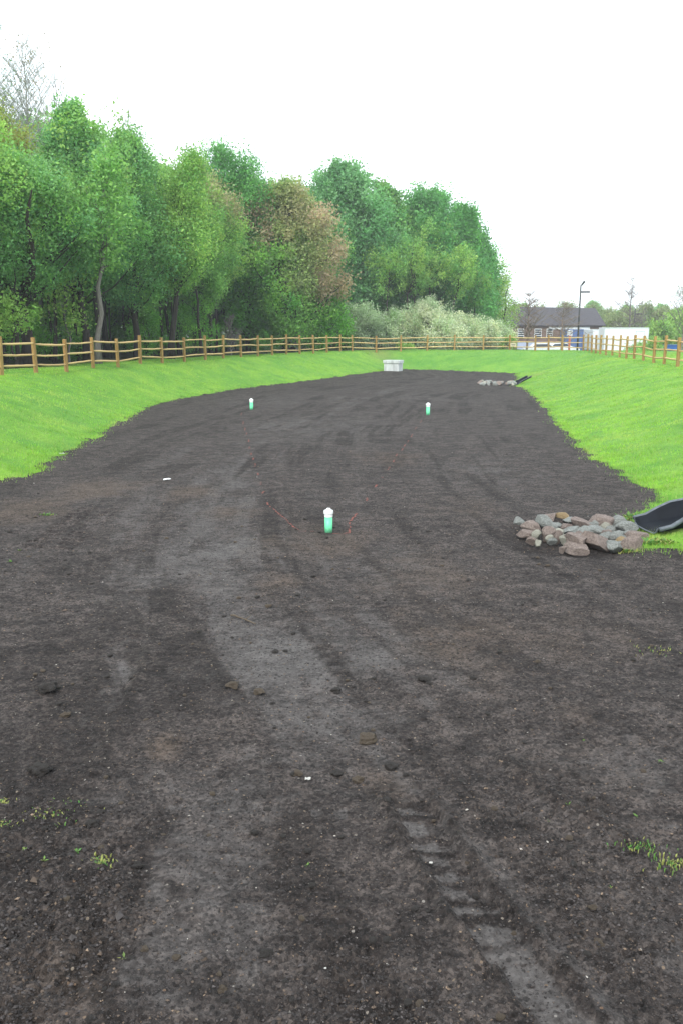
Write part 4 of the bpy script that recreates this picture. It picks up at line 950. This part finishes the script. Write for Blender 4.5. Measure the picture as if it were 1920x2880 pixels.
# parking ground
b = MB(); vs = [(14, 92), (70, 78), (120, 90), (120, 150), (14, 150)]
gxs = np.linspace(17, 110, 40); gys = np.linspace(101, 150, 30); A, B = np.meshgrid(gxs, gys); Zp = HT(A, B)+.03; ii = np.arange(A.size).reshape(A.shape)
M_asph = simple('asphalt', (.055, .055, .057), .9, .2, 3)
tag(obj('road', mesh_np('road', np.stack([A, B, Zp], -1).reshape(-1, 3), [np.stack([ii[:-1, :-1], ii[:-1, 1:], ii[1:, 1:], ii[1:, :-1]], -1).reshape(-1, 4)]), M_asph), 'asphalt yard in front of the building', 'road', kind='structure')
b = MB()
for j in range(24):
    xk = 24+j*2.0; b.box((xk+1, 100.6, gh(xk+1, 100.6)+.06), (2.0, .22, .18))
tag(b.build('kerb', M_conc), 'pale kerb of the yard beyond the right fence', 'kerb', kind='structure')

# building
def X(px, Y): return at(px, 950, Y).x
BY = 122; gz = -1.05; xl, xr = X(1402, BY), X(1700, BY); ez = topz(1550, 914, BY); rz_ = topz(1550, 863, BY); dp = 9
root = empty('brick_building', ((xl+xr)/2, BY, gz), 0, 'single-storey brick building with a dark hipped roof beyond the far fence', 'building')
ox, wd = (xl+xr)/2, (xr-xl)
b = MB(); b.box((0, dp/2, (ez-gz)/2), (wd-.8, dp-.8, ez-gz)); b.build('wall', M_brick, root)
rl = X(1460, BY+4.5)-ox; rr_ = X(1668, BY+4.5)-ox; e = ez-gz
b = MB(); hw = wd/2
b.add([(-hw, 0, e), (hw, 0, e), (hw, dp, e), (-hw, dp, e), (rl, dp/2, rz_-gz+.15), (rr_, dp/2, rz_-gz-.05), (-hw, 0, e-.14), (hw, 0, e-.14), (hw, dp, e-.14), (-hw, dp, e-.14)],
      [(0, 1, 5, 4), (1, 2, 5), (2, 3, 4, 5), (3, 0, 4), (6, 7, 1, 0), (7, 8, 2, 1), (8, 9, 3, 2), (9, 6, 0, 3), (9, 8, 7, 6)]); b.build('roof', M_roof, root)
b = MB(); b.box(((X(1600, BY)-ox), .32, e-.42), (X(1690, BY)-X(1535, BY)-2, .1, .34)); b.build('fascia_board', M_whitepaint, root)
for px, w_ in ((1464, .9), (1512, 1.0), (1545, .9)):
    f = MB().box((X(px, BY)-ox, .33, e-1.15), (w_, .12, 1.3)).build('window', M_whitepaint, root)
    MB().box((X(px, BY)-ox, .265, e-1.15), (w_-.16, .06, 1.12)).build('pane', M_glass, f)
    b = MB()
    for q in (-.3, 0, .3): b.box((X(px, BY)-ox, .22, e-1.15+q), (w_-.12, .04, .08))
    b.build('blind', M_whitepaint, f)
b = MB(); b.box((X(1505, BY)-ox, .2, .75), (X(1556, BY)-X(1455, BY), .2, 1.4)); b.build('pale_panel', simple('pale_blue_panel', (.42, .48, .62), .5, .08, 2), root)
# blue storage container
CY_ = 112; cx0, cx1 = X(1586, CY_), X(1652, CY_); top = topz(1600, 926, CY_)
root = empty('storage_container', ((cx0+cx1)/2, CY_, gz), 0, 'blue corrugated storage container in front of the building', 'container')
hx = (cx1-cx0)/2; hh_ = top-gz
b = MB(); b.box((0, 1.2, hh_/2), (hx*2, 2.4, hh_))
b.build('container_body', M_blue, root)
b = MB(); n_ = int(hx*2/.25)
for j in range(n_): b.box((-hx+.125+j*.25, -.03, hh_/2), (.12, .06, hh_-.3))
b.build('corrugation', M_blue, root)
b = MB(); b.box((0, -.04, hh_-.06), (hx*2+.04, .1, .12)); b.box((0, -.04, .06), (hx*2+.04, .1, .12)); b.build('frame', M_blue, root)
f = MB().box((X(1600, CY_)-(cx0+cx1)/2, -.09, topz(1600, 937, CY_)-gz), (.65, .04, .75)).build('notice', M_whitepaint, root)
b = MB()
for q in range(3): b.box((X(1600, CY_)-(cx0+cx1)/2, -.12, topz(1600, 937, CY_)-gz+.22-q*.22), (.5, .015, .06))
b.build('notice_lines', M_dkmetal, f)
# orange-brown marker post
p = at(1600, 960, 80); b = MB(); b.box((0, 0, .75), (.16, .16, 1.5), 0, (0, 0), .96); b.box((0, 0, 1.53), (.2, .2, .06))
o = b.build('marker_post', M_orange, None, bevel=.01); o.location = (p.x, 80, gh(p.x, 80)); tag(o, 'short orange-brown post behind the far fence near the corner', 'post')
# white box trailer
def trailer(pxa, pxb, toppy, Y, label, door=True, wheels=(.45, .56), depth=2.3):
    xa, xb = X(pxa, Y), X(pxb, Y); tp_ = topz(pxa, toppy, Y); g_ = gh((xa+xb)/2, Y)+.05; H = tp_-g_; W_ = xb-xa
    r_ = empty('box_trailer', ((xa+xb)/2, Y, g_), 0, label, 'trailer')
    MB().box((0, depth/2, .55+(H-.55)/2), (W_, depth, H-.55)).build('trailer_body', M_whitepaint, r_, bevel=.04)
    b = MB()
    for sx in (-1, 1): b.box((sx*(W_/2-.04), -.02, .55+(H-.55)/2), (.08, .05, H-.6))
    b.box((0, -.02, H-.04), (W_-.2, .05, .08)); b.box((0, -.02, .6), (W_-.2, .05, .1)); b.build('trim', simple('trailer_trim', (.55, .6, .62), .4, .1, 2), r_)
    if door:
        d_ = MB().box((W_*.31, -.03, H*.54), (W_*.19, .04, H*.62)).build('door', M_whitepaint, r_)
        b = MB(); 
        for sx in (-1, 1): b.box((W_*.31+sx*W_*.098, -.05, H*.54), (.04, .04, H*.64))
        b.box((W_*.31, -.05, H*.86), (W_*.2, .04, .04)); b.build('door_frame', simple('grey_trim', (.3, .35, .4), .5, .1, 2), d_)
    for w_ in wheels:
        x_ = -W_/2+W_*w_
        for yy_ in (.15, depth-.15):
            b = MB(); n_ = 18; vs = []; 
            for s_ in (-.1, .1):
                for j in range(n_): vs.append((x_+.36*math.cos(6.283*j/n_), yy_+s_, .36+.36*math.sin(6.283*j/n_)))
            b.add(vs, [tuple(range(n_))[::-1], tuple(range(n_, 2*n_))]+[(j, (j+1) % n_, n_+(j+1) % n_, n_+j) for j in range(n_)])
            wh = b.build('wheel', M_tyre, r_)
    MB().box((0, depth/2, .5), (W_*.98, depth*.8, .1)).build('chassis', M_dkmetal, r_)
    return r_
trailer(1697, 1822, 921, 104, 'long white box trailer with a side door behind the right fence')
trailer(1664, 1692, 926, 107, 'narrow white trailer end standing left of the long trailer', False, (.3, .7), 4.0)
# dumpster
DY = 88; p = at(1890, 975, DY); g_ = gh(p.x, DY); root = empty('dumpster', (p.x, DY, g_), 0, 'deep blue dumpster at the right edge beyond the fence', 'dumpster')
b = MB(); b.box((0, .7, .75), (1.7, 1.4, 1.3), 0, (0, 0), 1.06); b.build('bin', M_bluedeep, root, bevel=.03)
b = MB(); b.box((0, .7, 1.46), (1.85, 1.55, .08), 0); b.build('lid', M_bluedeep, root)
b = MB(); b.box((0, -.05, 1.0), (1.9, .08, .1)); b.build('rib', M_whitepaint, root)
# cars
def car(px, Y, rz, label, white=True):
    p = at(px, 985, Y); g_ = gh(p.x, Y)+.03; r_ = empty('parked_car', (p.x, Y, g_), rz, label, 'car')
    prof = [(-2.2, .35), (-2.25, .75), (-2.1, .95), (-1.5, 1.0), (-1.0, 1.42), (.55, 1.45), (1.25, 1.02), (2.0, .9), (2.25, .7), (2.2, .35)]
    vs = [(x_, -.85+.12*(z_ > 1.1), z_) for x_, z_ in prof]+[(x_, .85-.12*(z_ > 1.1), z_) for x_, z_ in prof]; n_ = len(prof)
    b = MB(); b.add(vs, [tuple(range(n_)), tuple(range(n_, 2*n_))[::-1]]+[(j, j+n_, (j+1) % n_+n_, (j+1) % n_) for j in range(n_)]); b.build('body', M_whitepaint, r_, bevel=.05)
    for s_ in (-1, 1):
        b = MB(); b.add([(-1.35, s_*.80, 1.03), (1.1, s_*.80, 1.05), (.5, s_*.765, 1.38), (-.95, s_*.765, 1.36)], [(0, 1, 2, 3) if s_ < 0 else (3, 2, 1, 0)]); o = b.build('window', M_glass, r_); md = o.modifiers.new('t', 'SOLIDIFY'); md.thickness = .09; md.offset = 0
    b = MB(); b.add([(.58, -.66, 1.44), (.58, .66, 1.44), (1.27, .74, 1.04), (1.27, -.74, 1.04)], [(0, 1, 2, 3)]); o = b.build('windscreen', M_glass, r_); md = o.modifiers.new('t', 'SOLIDIFY'); md.thickness = .04; md.offset = 0
    for x_ in (-1.4, 1.4):
        for s_ in (-.8, .8):
            n2 = 16; vs = [(x_+.32*math.cos(6.283*j/n2), s_+q, .32+.32*math.sin(6.283*j/n2)) for q in (-.11, .11) for j in range(n2)]
            b = MB(); b.add(vs, [tuple(range(n2))[::-1], tuple(range(n2, 2*n2))]+[(j, (j+1) % n2, n2+(j+1) % n2, n2+j) for j in range(n2)]); b.build('wheel', M_tyre, r_)
car(1523, 104, 0, 'white car parked left, seen between the fence rails in front of the building')
car(1572, 105, .15, 'white car parked right of the other, in front of the building')
# lamp posts
def lamp(px, Y, toppy, label, heads=2):
    p = at(px, 985, Y); g_ = gh(p.x, Y); H = topz(px, toppy, Y)-g_; r_ = empty('street_lamp', (p.x, Y, g_), 0, label, 'lamp post')
    MB().tube([(0, 0, 0), (0, 0, H*.5), (0, 0, H)], [.12, .10, .08], 10).build('pole', M_dkmetal, r_, True)
    MB().lathe([(.22, 0), (.22, .5), (.16, .55)], 12).build('base', M_conc, r_)
    MB().box((.55, 0, H-.75), (1.0, .38, .18)).build('lamp_head', M_dkmetal, r_, bevel=.03)
    if heads > 1: 
        b = MB(); b.tube([(0, 0, H-.05), (.1, -.2, H+.18)], [.05, .05], 6); b.tube([(.06, -.1, H+.0), (.26, -.45, H+.38)], [.12, .17], 4); b.build('lamp_head', M_dkmetal, r_)
lamp(1622, 100, 802, 'tall dark lamp post with two lamp heads in front of the building')
lamp(1777, 125, 868, 'smaller distant lamp post right of the tall bare tree', 1)
# cream sign on the fence
p = at(1442, 973, 72.7); b = MB(); b.box((0, 0, 0), (.48, .03, .30)); o = b.build('fence_sign', M_sign); o.location = (p.x, 72.75, gh(p.x, 72.75)+.45); tag(o, 'small cream sign fixed low on the far fence right of the pale shrubs', 'sign')
b = MB(); b.box((0, -.02, .02), (.34, .012, .035)); b.box((0, -.02, -.05), (.26, .012, .02)); b.build('sign_lettering', M_dkmetal, o)

# ------------------------------------------------------------ haze
b = MB(); b.box((0, 1190, 10.4), (5000, 4300, 26)); hz_ = b.build('haze', None)
hm = bpy.data.materials.new('haze'); hm.use_nodes = True; hn = hm.node_tree; hn.nodes.clear(); ho = hn.nodes.new('ShaderNodeOutputMaterial'); hv = hn.nodes.new('ShaderNodeVolumePrincipled')
hv.inputs['Color'].default_value = (.9, .95, 1, 1); hv.inputs['Density'].default_value = .0008; hn.links.new(hv.outputs[0], ho.inputs['Volume']); hz_.data.materials.append(hm)
tag(hz_, 'thin pale haze in the air', 'haze', kind='stuff')
